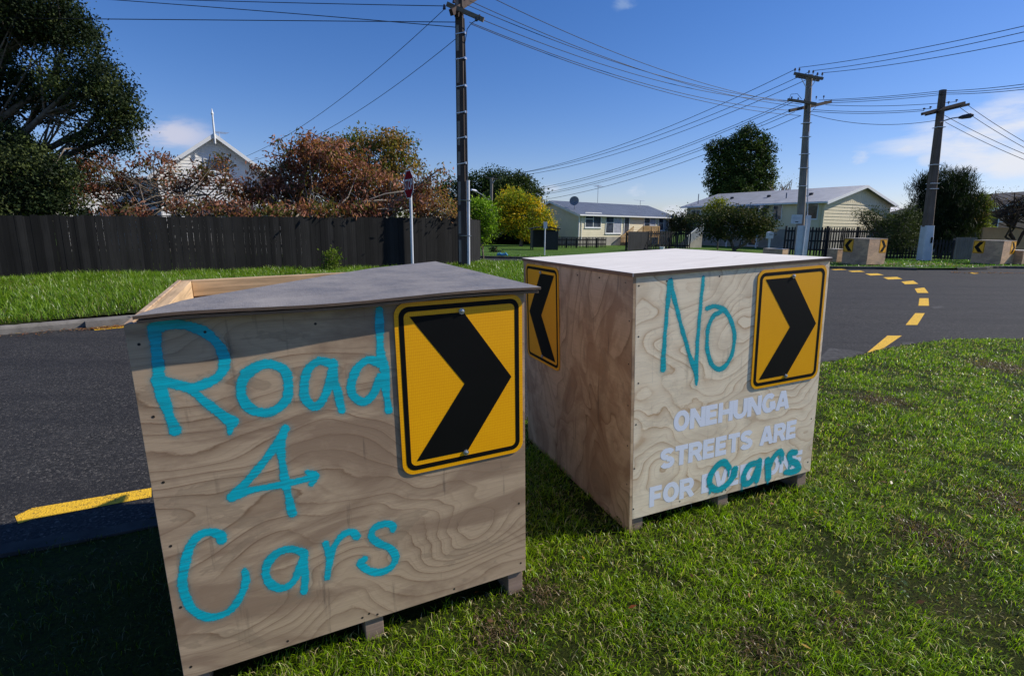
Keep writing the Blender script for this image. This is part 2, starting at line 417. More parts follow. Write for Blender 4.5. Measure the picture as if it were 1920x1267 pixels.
def make_planter(name, mtx, H, label, mats, lid='flat', wrap=False, signs=('front', 'side'), side_drop=.08, detail=True, W=W, D=D, group=None, feet=(.02, .555, 1.12)):
    root = empty(name, mat=mtx); tag(root, label, 'planter box', group)
    T = H + FOOT
    front, side = mats
    z0 = FOOT
    t = .015
    MB().box((0 if wrap else t+.001, 0, z0), (W, t, T)).build('front_panel', front, root, bevel=.0012 if detail else 0)
    MB().box((0, t+.001 if wrap else 0, z0 - side_drop), (t, D, T)).build('side_panel', side, root, bevel=.0012 if detail else 0)
    MB().box((W - t, t + .001, z0), (W, D, T-.001)).build('side_panel', side, root)
    MB().box((t+.001, D - t, z0), (W - t-.001, D-.001, T-.002)).build('back_panel', front, root)
    MB().box((t+.001, t+.001, z0+.02), (W-t-.001, D-t-.001, z0+.035)).build('floor_panel', side, root)
    for x in feet:
        MB().box((x, .012, -.03), (x + .066, D-.02, z0 - .001)).build('bearer', BEAR, root, bevel=.003 if detail else 0)
    if detail:
        # frame rails inside the rim
        rw, rh = .045, .085
        MB().box((t+.002, t+.002, T-rh), (t+rw, D-t-.002, T-.004)).build('frame_rail', RAILY, root, bevel=.002)
        MB().box((W-t-rw, t+.002, T-rh), (W-t-.002, D-t-.002, T-.004)).build('frame_rail', RAILY, root, bevel=.002)
        MB().box((t+rw+.002, D-t-rw, T-rh+.01), (W-t-rw-.002, D-t-.002, T-.002)).build('frame_rail', RAIL, root, bevel=.002)
        MB().box((t+rw+.002, t+.002, T-rh), (W-t-rw-.002, t+rw, T-.006)).build('frame_rail', RAIL, root, bevel=.002)
        for x in (t+rw+.003, W-t-rw-.048):
            for y in (t+rw+.003, D-t-rw-.048):
                MB().box((x, y, z0+.04), (x+.044, y+.044, T-rh-.004)).build('corner_post', BEAR, root)
        # screws
        sc = [(.03+.0*k, yy) for k, yy in enumerate(np.linspace(.05, H-.05, 6))] + [(W-.03, yy) for yy in np.linspace(.05, H-.05, 5)] + \
             [(xx, .035) for xx in np.linspace(.18, W-.1, 4)] + [(xx, H-.025) for xx in np.linspace(.3, W-.3, 3)] + [(.545, H-.022), (.575, H-.026)]
        for x, y in sc:
            jx, jy = random.uniform(-.008, .008), random.uniform(-.012, .012)
            MB().tube([(x+jx, -.0006, T-y+jy), (x+jx, .001, T-y+jy)], .0042, 8).build('screw', SCREW, root)
        for yy in np.linspace(.06, D-.06, 6):
            MB().tube([(-.0006, yy, T-.03+random.uniform(-.008, .008)), (.001, yy, T-.03)], .004, 8).build('screw', SCREW, root)
        for k in range(5):
            zz_ = T - .2 - k*.2
            MB().tube([(-.0006, .025, zz_), (.001, .025, zz_)], .004, 8).build('screw', SCREW, root)
    T_ = T
    if lid == 'flat':
        o = MB().box((-.006, -.008, T+.001), (W+.006, D+.006, T+.018)).build('lid', PLYTOP, root, bevel=.001)
        MB().box((-.003, -.0095, T-.0), (W+.005, -.0083, T+.0165)).build('lid_edge', EDGE, o)
        MB().box((-.0075, -.004, T-.0), (-.0063, D+.004, T+.0165)).build('lid_edge', EDGE, o)
    if 'front' in signs:
        y0 = .0 if lid != 'flat' else .018
        x0 = .722 if lid != 'flat' else .713
        chevron_sign(root, lambda u, v, s: (x0 + u, -s, T - y0 - v), detail=detail, name_label='yellow chevron sign pointing right')
    if 'side' in signs:
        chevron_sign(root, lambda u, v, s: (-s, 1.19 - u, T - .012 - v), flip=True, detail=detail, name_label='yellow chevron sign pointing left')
    return root, T

# ---- first box
box1, T1z = make_planter('planter_box', MB1, H1, 'large open plywood planter box nearest the camera, sprayed with the words Road 4 Cars', (PLY1, PLYS), lid='tri', wrap=True, signs=('front',), side_drop=0.0, feet=(.0, .556, 1.125))
# triangular warped lid, two delaminated sheets
def tri_lid(name, z_off, th, inset, mat, parent):
    n, m_ = 40, 16; vs = []; 
    dg = [(.045, .012), (.418, .456), (.86, .975), (1.295, 1.33)]
    for i in range(n + 1):
        u = i / n
        fx = .035 + inset + (1.25 - .035 - 2*inset) * u; fz = -(.070 - .036 * u) + inset + .001 * math.sin(u * 19 + z_off * 400)
        s = u * 3; k = min(2, int(s)); f = s - k
        dx = dg[k][0] * (1-f) + dg[k+1][0] * f; dz = dg[k][1] * (1-f) + dg[k+1][1] * f
        for j in range(m_ + 1):
            t = j / m_
            x = fx*(1-t) + (dx-inset)*t; y = fz*(1-t) + (dz-inset)*t
            sag = .004 * math.sin(u * 9 + 1) * (1-t) + .012 * (1-u)**3 * (.3 + t) * min(1, u * 12) + .018 * math.sin(math.pi * u) * t * .5
            vs.append((x, y, T1z + z_off + sag))
    N = len(vs); vs2 = vs + [(x, y, z - th) for x, y, z in vs]
    fs = []
    for i in range(n):
        for j in range(m_):
            a = i*(m_+1)+j; b = a + m_ + 1
            fs += [(a, b, b+1, a+1), (a+N, a+1+N, b+1+N, b+N)]
    for i in range(n):
        a = i*(m_+1); b = a+m_+1; fs.append((a, a+N, b+N, b)); a2 = a+m_; b2 = b+m_; fs.append((a2, b2, b2+N, a2+N))
    for j in range(m_):
        a = j; fs.append((a, a+1, a+1+N, a+N)); a = n*(m_+1)+j; fs.append((a, a+N, a+1+N, a+1))
    mb = MB(); mb.v = vs2; mb.f = fs
    o = mb.build(name, mat, parent)
    o.data.materials.append(EDGE)
    for p in o.data.polygons:
        if abs(p.normal.z) < .5: p.material_index = 1
    return o
lid = tri_lid('lid', .026, .009, 0., LIDG, box1); lid['label'] = 'dark grey triangular half lid covering the right half'
tri_lid('lid_ply', .0125, .008, .006, EDGE, lid)
def f1(u, v): return (u, -.0005, T1z - v)
def f2(u, v): return (u, -.0005, T2z - v)
hw = .0118
G1 = {
 'R': [(hw, [(289,616,1.1),(293,650),(297,690,.9),(301,727,1.2),(314,768,.9),(329,806,1.05)]),
       (hw, [(289,614),(318,608),(352,611),(385,624),(412,649),(422,678),(412,703),(388,718),(360,727,.9),(322,717,.95),(297,712,1.35)]),
       (hw, [(300,715,1.2),(350,727,.85),(390,757,.85),(424,782,1.1),(436,790,1.25)]), (hw*.6, [(436,790,1.4),(432,803,.8),(431,812,.5)])],
 'o': [(hw, [(463,700,1.2),(480,688,1.1),(505,683),(530,692),(541,715),(538,745),(520,765),(495,773),(468,765),(454,742),(454,718),(463,700)])],
 'a': [(hw*.95, [(622,682),(600,677),(580,690),(570,718),(573,746),(587,761),(603,752),(617,722),(624,690)]), (hw, [(624,680,.9),(629,715,.8),(636,748,.85),(641,768,1)])],
 'd': [(hw*.95, [(712,682),(692,674),(671,688),(659,717),(663,742),(682,752),(700,738),(713,705)]), (hw, [(711,582,1.),(712,620,.9),(714,665,.9),(721,692,1.25),(724,735,.8),(729,768,.9)])],
 '4': [(hw*1.02, [(535,803,.9),(508,847,.75),(470,895,.8),(436,932,1.1)]), (hw, [(436,932,1.0),(475,917,.8),(530,908,.7),(585,894,.9)]), (hw, [(532,808,.9),(527,840,.75),(533,890,.85),(542,935,.8),(549,962,.9)]),
       (hw*.8, [(577,885,.8),(590,892,1.2),(584,906,.7)])],
 'C': [(hw, [(416,1012,.9),(414,1002,1.),(396,996,.9),(374,1003,.85),(356,1026),(346,1060,.9),(343,1095,.9),(350,1124,.9),(368,1146,.9),(396,1156,.9),(428,1146,.85),(450,1120,.8),(461,1090,.7),(459,1068,.6)])],
 'a2': [(hw, [(570,1036,.9),(545,1029,.9),(517,1038,.9),(500,1062,.9),(503,1088,.9),(525,1102,.9),(548,1092,.9),(562,1066,.9),(570,1040,.8)]), (hw, [(570,1036,.9),(572,1070,.8),(571,1108,.8)])],
 'r': [(hw*.95, [(611,1018,.8),(618,1046,.8),(614,1082,.7)]), (hw*.95, [(617,1052,.7),(626,1024,.8),(643,1002,.8),(660,996,.9),(669,1005,.9)])],
 's': [(hw, [(737,993,.6),(736,984,.75),(722,981,.9),(702,990,.9),(697,1006,.9),(712,1018,.9),(732,1027,.9),(742,1044,.9),(734,1062,.9),(714,1072,.9),(692,1069,.9),(677,1056,.9),(684,1047,.8)])],
}
for words, lab in ((('R','o','a','d'), 'turquoise spray painted word Road'), (('4',), 'turquoise spray painted figure 4'), (('C','a2','r','s'), 'turquoise spray painted word Cars')):
    st = []
    for w_ in words: st += px_strokes(R1, T1, G1[w_], 1)
    stroke_mesh('painted_lettering', st, f1, CYAN, box1, lab)

# ---- second box
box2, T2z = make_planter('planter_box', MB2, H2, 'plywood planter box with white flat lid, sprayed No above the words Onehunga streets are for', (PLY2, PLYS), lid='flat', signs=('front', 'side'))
h2 = .0108
G2 = {
 'No': [(h2, [(1243,692,1.2),(1246,640,.75),(1251,580,.75),(1256,530,1.1)]), (h2, [(1257,527,.9),(1272,590,.75),(1290,655,.75),(1305,702,.9),(1306,720,.35)]), (h2, [(1305,698,1.),(1308,640,.7),(1314,570,.65),(1319,520,.6)]),
        (h2, [(1326,578,.7),(1340,574,.8),(1356,580,.95),(1369,597,.9),(1377,625,.8),(1374,658,.8),(1362,683,.85),(1347,692,.95),(1333,680,.85),(1326,650,.8),(1328,615,.75),(1338,592,.8),(1352,584,.8)])],
 'cars': [(h2*1.4, [(1367,876,1),(1358,866,1.1),(1345,872,1),(1333,890,1),(1331,908,1),(1345,918,1),(1362,908,1),(1374,893,1.2),(1378,880,1.3)]),
          (h2*1.4, [(1420,867,1),(1405,872,1),(1395,890,1),(1395,905,1),(1407,903,1),(1418,885,1.1),(1424,866,1)]), (h2*1.5, [(1424,864,1),(1422,880,1.1),(1419,900,1)]),
          (h2*1.5, [(1439,862,1),(1440,880,1.2),(1441,896,1.0)]), (h2*1.3, [(1440,882,1),(1450,858,1),(1462,846,1),(1467,851,.9)]),
          (h2*1.4, [(1492,848,1),(1482,849,1.1),(1482,862,1.1),(1493,868,1.1),(1497,878,1.2),(1486,884,1.1),(1473,884,.8)])]}
drips = []
for x, y0_, y1_ in ((1366,872,892),(1331,915,924),(1391,905,916),(1461,850,864),(1464,850,868),(1468,850,862),(1479,866,880),(1482,868,874),(1439,894,904),(1418,900,908)):
    drips.append((h2*.22, [(x, y0_, 1), (x, y1_, .8)]))
stroke_mesh('painted_lettering', px_strokes(R2, T2, G2['No'], 1), f2, CYAN2, box2, 'turquoise spray painted word No', halo=.028)
def f2b(u, v): return (u, -.0014, T2z - v)
stroke_mesh('painted_lettering', px_strokes(R2, T2, G2['cars'] + drips, 1), f2b, CYAN2, box2, 'turquoise word cars painted over white lettering', halo=.02, cell=.003)
def text_mesh(txt, fn, u0, v0, width, height, mat, parent, name, label=None, bold=.028, space=1.0):
    cu = bpy.data.curves.new('t', 'FONT'); cu.body = txt; cu.offset = bold; cu.space_character = space; cu.resolution_u = 4
    ob = bpy.data.objects.new('t', cu); COL.objects.link(ob)
    dg_ = bpy.context.evaluated_depsgraph_get(); me = bpy.data.meshes.new_from_object(ob.evaluated_get(dg_)); 
    bpy.data.objects.remove(ob)
    xs = [v.co.x for v in me.vertices]; ys = [v.co.y for v in me.vertices]
    x0, x1, y0, y1 = min(xs), max(xs), min(ys), max(ys)
    for v in me.vertices:
        u = (v.co.x - x0) / (x1 - x0) * width; w = (v.co.y - y0) / (y1 - y0) * height
        v.co = fn(u0 + u, v0 - w)
    me.materials.clear(); me.materials.append(mat)
    o = bpy.data.objects.new(name, me); COL.objects.link(o)
    if parent: o.parent = parent
    if label: o['label'] = label
    return o
def f2c(u, v): return (u, -.0006, T2z - v)
def arc(cx, cy, rx, ry, a0, a1, n=14): return [(cx+rx*math.cos(R(a0+(a1-a0)*k/n)), cy+ry*math.sin(R(a0+(a1-a0)*k/n))) for k in range(n+1)]
# heavy grotesque capitals: advance width, strokes in a unit-height box (v up), .24 thick
_k = .12
GL = {
 'O': (.86, [arc(.43, .5, .30, .385, 0, 360, 28)]),
 'N': (.84, [[(_k, 0), (_k, 1)], [(.72, 0), (.72, 1)], [(.15, .93), (.69, .07)]]),
 'E': (.70, [[(_k, 0), (_k, 1)], [(_k, .88), (.64, .88)], [(_k, .5), (.60, .5)], [(_k, .12), (.65, .12)]]),
 'H': (.84, [[(_k, 0), (_k, 1)], [(.72, 0), (.72, 1)], [(_k, .5), (.72, .5)]]),
 'U': (.82, [[(_k, 1), (_k, .38)] , arc(.41, .40, .29, .285, 180, 360, 14), [(.70, .38), (.70, 1)]]),
 'G': (.86, [arc(.44, .5, .31, .385, 42, 330, 24), [(.48, .44), (.83, .44)], [(.745, .44), (.745, .12)]]),
 'A': (.86, [[(.11, 0), (.40, 1)], [(.75, 0), (.46, 1)], [(.22, .30), (.64, .30)]]),
 'S': (.76, [arc(.38, .71, .26, .175, 20, 270, 14) + arc(.38, .29, .27, .175, 90, -160, 14)]),
 'T': (.74, [[(.02, .88), (.72, .88)], [(.37, 0), (.37, 1)]]),
 'R': (.80, [[(_k, 0), (_k, 1)], [(_k, .885), (.44, .885)] + arc(.44, .68, .205, .205, 90, -90, 12) + [(_k, .475)], [(.42, .48), (.70, 0)]]),
 'F': (.66, [[(_k, 0), (_k, 1)], [(_k, .88), (.62, .88)], [(_k, .47), (.57, .47)]]),
 'V': (.84, [[(.12, 1), (.40, 0)], [(.72, 1), (.44, 0)]]),
 'Y': (.84, [[(.12, 1), (.42, .46)], [(.72, 1), (.42, .46)], [(.42, 0), (.42, .5)]]),
 ' ': (.42, [])}
def lettering(txt, fn, u0, v0, width, height, mat, parent, label, cell=.0026, thick=.285):
    adv = sum(GL[c][0] for c in txt) + .02*(len(txt)-1); sx = width/adv; segs = []; x = 0
    for c in txt:
        w_, st = GL[c]
        for p in st:
            for a, b_ in zip(p[:-1], p[1:]):
                if math.hypot(a[0]-b_[0], a[1]-b_[1]) > 1e-6: segs.append(((u0+(x+a[0])*sx, v0-a[1]*height), (u0+(x+b_[0])*sx, v0-b_[1]*height), len(p) > 2))
        x += w_ + .02
    hw_ = thick/2*height*.92
    nu, nv = int((width+.03)/cell)+1, int((height+.03)/cell)+1
    U, V = np.meshgrid(u0-.015+np.arange(nu)*cell, v0-height-.015+np.arange(nv)*cell, indexing='ij'); best = np.full(U.shape, 1e9)
    for a, b_, cv in segs:
        a = np.array(a); b_ = np.array(b_); d = b_-a; L = np.hypot(*d)+1e-9; d = d/L; m_ = (a+b_)/2
        al = np.abs((U-m_[0])*d[0]+(V-m_[1])*d[1])-L/2-(.002 if cv else 0); pe = np.abs(-(U-m_[0])*d[1]+(V-m_[1])*d[0])-hw_
        best = np.minimum(best, np.maximum(al, pe))
    best = np.maximum(best, np.maximum(v0-height-V, V-v0))
    cov = np.clip(.5-best/(cell*1.6), 0, 1); keep = cov > .01
    cm = keep[:-1,:-1] | keep[1:,:-1] | keep[:-1,1:] | keep[1:,1:]
    vm = np.zeros(U.shape, bool)
    for a in (0, 1):
        for b_ in (0, 1): vm[a:nu-1+a, b_:nv-1+b_] |= cm
    idx = -np.ones(U.shape, int); idx[vm] = np.arange(vm.sum()); I, J = np.where(cm)
    q = np.stack([idx[I,J], idx[I+1,J], idx[I+1,J+1], idx[I,J+1]], 1)
    o = np_mesh('vinyl_lettering', np.array([fn(u, v) for u, v in zip(U[vm], V[vm])]), quads=q, colors=np.stack([cov[vm]]*3, 1), mat=mat, parent=parent); o['label'] = label
    return o
lettering('ONEHUNGA', f2c, .243, .770, .752, .106, VINYL, box2, 'pale blue white word ONEHUNGA')
lettering('STREETS ARE', f2c, .172, .950, .895, .106, VINYL, box2, 'pale blue white words STREETS ARE')
lettering('FOR', f2c, .114, 1.138, .272, .108, VINYL, box2, 'pale blue white word FOR')
lettering('EVERYONE', f2c, .432, 1.138, .70, .106, VINYL, box2, 'last white word hidden under turquoise paint')

# ------------------------------------------------------------------ ground
def asphalt():
    m = NT('asphalt'); co = m.coord()
    v = m.n('ShaderNodeTexVoronoi'); m.l(co, v.inputs[0]); v.inputs['Scale'].default_value = 95
    big = m.noise(m.coord(scale=(1, 1, 1)), .35, 5, .6, .5); mid = m.noise(co, 5, 5, .6)
    st = m.ramp(v.outputs['Distance'], [(.0, 1.), (.6, 0.)])
    cc = m.n('ShaderNodeSeparateColor'); m.l(v.outputs['Color'], cc.inputs[0])
    c = m.ramp(cc.outputs[0], [(0, (.016, .016, .016)), (.55, (.037, .036, .035)), (.9, (.075, .072, .067)), (1, (.19, .175, .155))])
    c = m.mix(m.ramp(big, [(.35, .0), (.7, .55)]), c, (.030, .030, .033))
    c = m.mix(m.ramp(mid, [(.5, 0.), (.8, .4)]), c, (.075, .072, .07))
    trk = m.noise(m.coord(scale=(.12, 1.6, 1), rot=(0, 0, R(8))), 1.2, 4)
    c = m.mix(m.ramp(trk, [(.5, 0.), (.62, .35)]), c, (.02, .02, .022))
    vc = m.n('ShaderNodeTexVoronoi', feature='DISTANCE_TO_EDGE'); wv = m.n('ShaderNodeVectorMath', operation='ADD')
    nz = m.n('ShaderNodeTexNoise'); m.l(co, nz.inputs[0]); nz.inputs['Scale'].default_value = 1.6; nz.inputs['Detail'].default_value = 6
    m.l(co, wv.inputs[0]); m.l(nz.outputs['Color'], wv.inputs[1]); m.l(wv.outputs[0], vc.inputs[0]); vc.inputs['Scale'].default_value = .33
    crack = m.math('MULTIPLY', m.ramp(vc.outputs[0], [(.0, 1.), (.006, 0.)]), m.ramp(m.noise(co, .5, 2), [(.5, 0.), (.6, .8)]))
    c = m.mix(crack, c, (.008, .008, .008))
    c = m.mix(1.0, c, (.86, .84, .82), 'MULTIPLY'); m.set(c, .85, 0, .25); m.bump(m.math('ADD', st, m.math('MULTIPLY', mid, .4)), .6, .006); return m.m
ASPH = asphalt()
def soil():
    m = NT('lawn_soil'); co = m.coord()
    n = m.noise(co, 3.0, 8, .7); f = m.noise(co, 60, 5, .7)
    c = m.ramp(n, [(.35, (.022, .034, .004)), (.55, (.038, .05, .007)), (.75, (.06, .045, .018))])
    c = m.mix(m.ramp(f, [(.45, 0.), (.62, .8)]), c, (.012, .016, .006))
    g2 = m.noise(m.coord(), 140, 4, .8); c = m.mix(m.ramp(g2, [(.58, 0.), (.70, .55)]), c, (.18, .15, .05))
    m.set(c, .95, 0, .1); m.bump(f, .8, .02); return m.m
SOIL = soil()
def far_lawn():
    m = NT('far_grass'); co = m.coord()
    n = m.noise(co, .8, 7, .7); f = m.noise(co, 22, 5, .75)
    c = m.ramp(n, [(.3, (.07, .15, .02)), (.6, (.11, .20, .025)), (.8, (.16, .19, .05))])
    c = m.mix(m.ramp(f, [(.4, 0.), (.7, .75)]), c, (.03, .06, .01))
    m.set(c, .9, 0, .15); m.bump(f, 1., .06); return m.m
FARL = far_lawn()
KERB = simple('kerb_concrete', (.19, .175, .155), .85, var=.35, sc=5, bump=.4, spec=.2)
PATHM = simple('footpath_concrete', (.33, .32, .30), .85, var=.2, sc=2, bump=.3, spec=.2)
YPAINT = None
def ypaint():
    m = NT('yellow_road_paint'); co = m.coord()
    v = m.n('ShaderNodeTexVoronoi'); m.l(co, v.inputs[0]); v.inputs['Scale'].default_value = 95
    n = m.noise(co, 55, 4, .75); k = m.math('MAXIMUM', m.ramp(n, [(.56, 0.), (.63, .9)]), m.ramp(m.noise(co, 7, 6, .8), [(.60, 0.), (.66, .7)]))
    m.set(m.mix(k, (.85, .50, .03), (.05, .045, .04)), .7, 0, .3); m.bump(m.ramp(v.outputs['Distance'], [(0, 1.), (.6, 0.)]), .6, .005); return m.m
YPAINT = ypaint()

def struct(o): o['kind'] = 'structure'; return o
RZ = -.085
ground = MB(); 
gs = 1500; ground.face([(-gs, -gs, -.15), (gs, -gs, -.15), (gs, gs, -.15), (-gs, gs, -.15)])
struct(ground.build('ground', FARL, recalc=False))
road = MB(); road.face([(-60, -12, RZ), (70, -12, RZ), (70, 60, RZ), (-60, 60, RZ)])
struct(road.build('road', ASPH, recalc=False))

def catmull(pts, n=8):
    q = [np.array(p, float) for p in pts]; q = [2*q[0]-q[1]] + q + [2*q[-1]-q[-2]]; o = []
    for i in range(1, len(q)-2):
        for t in np.linspace(0, 1, n+1)[:-1]:
            o.append(.5*((2*q[i]) + (-q[i-1]+q[i+1])*t + (2*q[i-1]-5*q[i]+4*q[i+1]-q[i+2])*t*t + (-q[i-1]+3*q[i]-3*q[i+1]+q[i+2])*t**3))
    o.append(q[-2]); return np.array(o)
def inside(poly, X, Y):
    r = np.zeros(X.shape, bool); n = len(poly)
    for i in range(n):
        x0, y0 = poly[i]; x1, y1 = poly[(i+1) % n]
        if y0 == y1: continue
        c = ((y0 > Y) != (y1 > Y)) & (X < (x1-x0)*(Y-y0)/(y1-y0)+x0)
        r ^= c
    return r
def kerb(name, line, zt, w=.14, side=1):
    """line: 2-D points; kerb lies on the lawn side"""
    b = MB(); L = [Vector((p[0], p[1], 0)) for p in line]
    prof = [(0, RZ-.02), (0.0, zt-.035), (.012, zt-.008), (.035, zt+.004), (w, zt+.006), (w, RZ-.02)]
    m_ = len(prof)
    for i, p in enumerate(L):
        d = (L[min(i+1, len(L)-1)] - L[max(i-1, 0)]).normalized(); nrm = Vector((-d.y, d.x, 0)) * side
        for u, z in prof: b.v.append((p.x + nrm.x*u, p.y + nrm.y*u, z + (random.uniform(-.003, .003))))
    for i in range(len(L)-1):
        for k in range(m_-1): b.f.append((i*m_+k, i*m_+k+1, (i+1)*m_+k+1, (i+1)*m_+k))
    return struct(b.build(name, KERB))
# near lawn
near_pts = [(-30, -6.5), (-12, -1.4), (-6, .75), (-3.6, 1.78), (-2.5, 2.24), (-1.6, 2.66), (-.6, 3.3), (.1, 3.95), (1.4, 4.8)] + [tuple(gp(1545, 693, RZ)[:2]), tuple(gp(1700, 656, RZ)[:2]), tuple(gp(1920, 645, RZ)[:2]), (14, 7.6), (45, 9)]
edge = catmull(near_pts, 10)
nk = kerb('kerb', edge, .0, w=.13, side=-1); nk.data.materials[0] = simple('kerb_shade_dark', (.055, .052, .047), .9, var=.4, sc=5, bump=.4, spec=.1)  # darker copy of the kerb concrete, shade beside the boxes put into its colour
near_poly = [tuple(p) for p in edge] + [(45, -12), (-30, -12)]
def lawn_mesh(name, poly, step, zf, mat, x0, x1, y0, y1, skirt=None):
    nx, ny = int((x1-x0)/step)+1, int((y1-y0)/step)+1
    X, Y = np.meshgrid(x0+np.arange(nx)*step, y0+np.arange(ny)*step, indexing='ij')
    ins = inside(poly, X, Y)
    Z = np.where(ins, zf(X, Y), RZ-.06)
    # slide the outside vertices that border the lawn onto its level for a clean rim hidden under the kerb
    cm = ins[:-1,:-1] & ins[1:,:-1] & ins[:-1,1:] & ins[1:,1:]
    vm = np.zeros(X.shape, bool)
    for a in (0,1):
        for b in (0,1): vm[a:nx-1+a, b:ny-1+b] |= cm
    idx = -np.ones(X.shape, int); idx[vm] = np.arange(vm.sum())
    I, J = np.where(cm)
    q = np.stack([idx[I,J], idx[I+1,J], idx[I+1,J+1], idx[I,J+1]], 1)
    return struct(np_mesh(name, np.stack([X[vm], Y[vm], Z[vm]], 1), quads=q, mat=mat, smooth=True))
lawn_mesh('lawn', near_poly, .06, lambda x, y: lawn_z(x, y) - .004, SOIL, -9, 15, -3, 9)
# far left verge
vk = [(-40, -14), tuple(gp(0, 628, RZ)[:2]), tuple(gp(230, 608, RZ)[:2]), tuple(gp(980, 541, RZ)[:2]), (2.0, 15.6), (3.4, 18.2), (3.2, 21.2), (.6, 23.4), (-3, 25.0), (-14, 28.4), (-50, 38)]
vk[0] = (vk[1][0] - 20*.78, vk[1][1] - 20*.62)
vedge = catmull(vk, 8)
kerb('kerb', vedge, .03, side=1)
def verge_z(x, y): return .045 + .02*np.sin(x*1.3)*np.cos(y*1.1)
lawn_mesh('verge', [tuple(p) for p in vedge], .2, lambda x, y: verge_z(x, y), SOIL, -40, 6, -2, 38)
# far lawn
fk = [(-60, 46), (-16, 32.0), (-3, 29.0), (3, 27.6), (8, 24.0), tuple(gp(1560, 504, RZ)[:2]), tuple(gp(1640, 505, RZ)[:2]), tuple(gp(1719, 507, RZ)[:2])]
fk2 = [tuple(gp(1795, 507, RZ)[:2]), tuple(gp(1850, 506, RZ)[:2]), tuple(gp(1920, 504, RZ)[:2]), (34, 22.0), (70, 24)]
e1 = catmull(fk, 8); e2 = catmull(fk2, 6)
KD = simple('kerb_dark', (.09, .085, .075), .9, var=.4, sc=4, bump=.4, spec=.1)
for e_ in (e1, e2): kerb('kerb', e_, .02, side=1).data.materials[0] = KD
far_poly = [tuple(p) for p in e1] + [tuple(p) for p in e2] + [(120, 26), (120, 140), (-120, 140), (-120, 46)]
b = MB(); b.face([(x, y, .012) for x, y in far_poly]); 
struct(b.build('far_lawn', FARL, recalc=False))
# driveway crossing and footpath on the far side
p0, p1 = Vector((*e1[-1], 0)), Vector((*e2[0], 0)); dd = (p1-p0)
b = MB(); b.face([(p0.x, p0.y-.02, RZ+.004), (p1.x, p1.y-.02, RZ+.004), (p1.x-.3, p1.y+1.5, .03), (p0.x+.5, p0.y+1.5, .03)])
struct(b.build('driveway_crossing', PATHM, recalc=False))
# yellow dashes
Z4 = RZ + .003
dashes = [[(28,967),(60,952),(284,914),(284,931),(64,972),(34,981)],
          [(1622,664),(1664,629),(1691,629),(1640,664)], [(1698,609),(1716,587),(1734,587),(1720,609)], [(1722,573),(1724,559),(1741,559),(1742,573)],
          [(1720,549),(1715,541),(1733,539),(1741,549)], [(1697,533),(1690,528),(1712,526),(1722,532)], [(1665,524),(1656,520),(1682,519),(1692,523)],
          [(1632,516.5),(1622,513),(1645,512.5),(1657,515.5)], [(1598,510),(1590,508),(1612,507.2),(1622,509.6)], [(1565,506.2),(1558,504.9),(1578,504.3),(1588,505.6)]]
for i, q in enumerate(dashes):
    o = MB().face([gp(x, y, Z4) for x, y in q]).build('yellow_dash', YPAINT, recalc=False); struct(o)
for q in ([(1822,510.5),(1836,512.5),(1826,513.5),(1814,511)],):
    struct(MB().face([gp(x, y, Z4) for x, y in q]).build('yellow_dash', YPAINT, recalc=False))
# painted no-stopping line along the left far kerb
def off(line, d):
    o = []
    for i in range(len(line)):
        a = line[max(0, i-1)]; c = line[min(len(line)-1, i+1)]; t = (c-a)/np.linalg.norm(c-a); o.append(line[i] + d*np.array([t[1], -t[0]]))
    return o
va = off(vedge, .25); vb = off(vedge, .36)
for k in range(6, 34, 4):
    if k+2 < len(va):
        b = MB()
        for i in (k, k+1): b.face([(*va[i], Z4), (*vb[i], Z4), (*vb[i+1], Z4), (*va[i+1], Z4)])
        struct(b.build('yellow_dash', YPAINT, recalc=False))
# patch of rough asphalt at the lawn corner
PATCH = simple('asphalt_patch', (.055, .053, .052), .95, var=.6, sc=16, bump=1.)
b = MB(); b.face([gp(x, y, RZ+.002) for x, y in [(1540,668),(1556,652),(1592,655),(1640,664),(1700,655),(1690,664),(1600,684),(1545,696),(1500,700),(1500,670)]]); struct(b.build('road_patch', PATCH, recalc=False))
# manhole-like repair marks
for q in ([(1745,575),(1765,573),(1772,577),(1752,579)], [(1690,642),(1712,640),(1718,647),(1694,650)]):
    struct(MB().face([gp(x, y, Z4+.001) for x, y in q]).build('road_patch', PATCH, recalc=False))

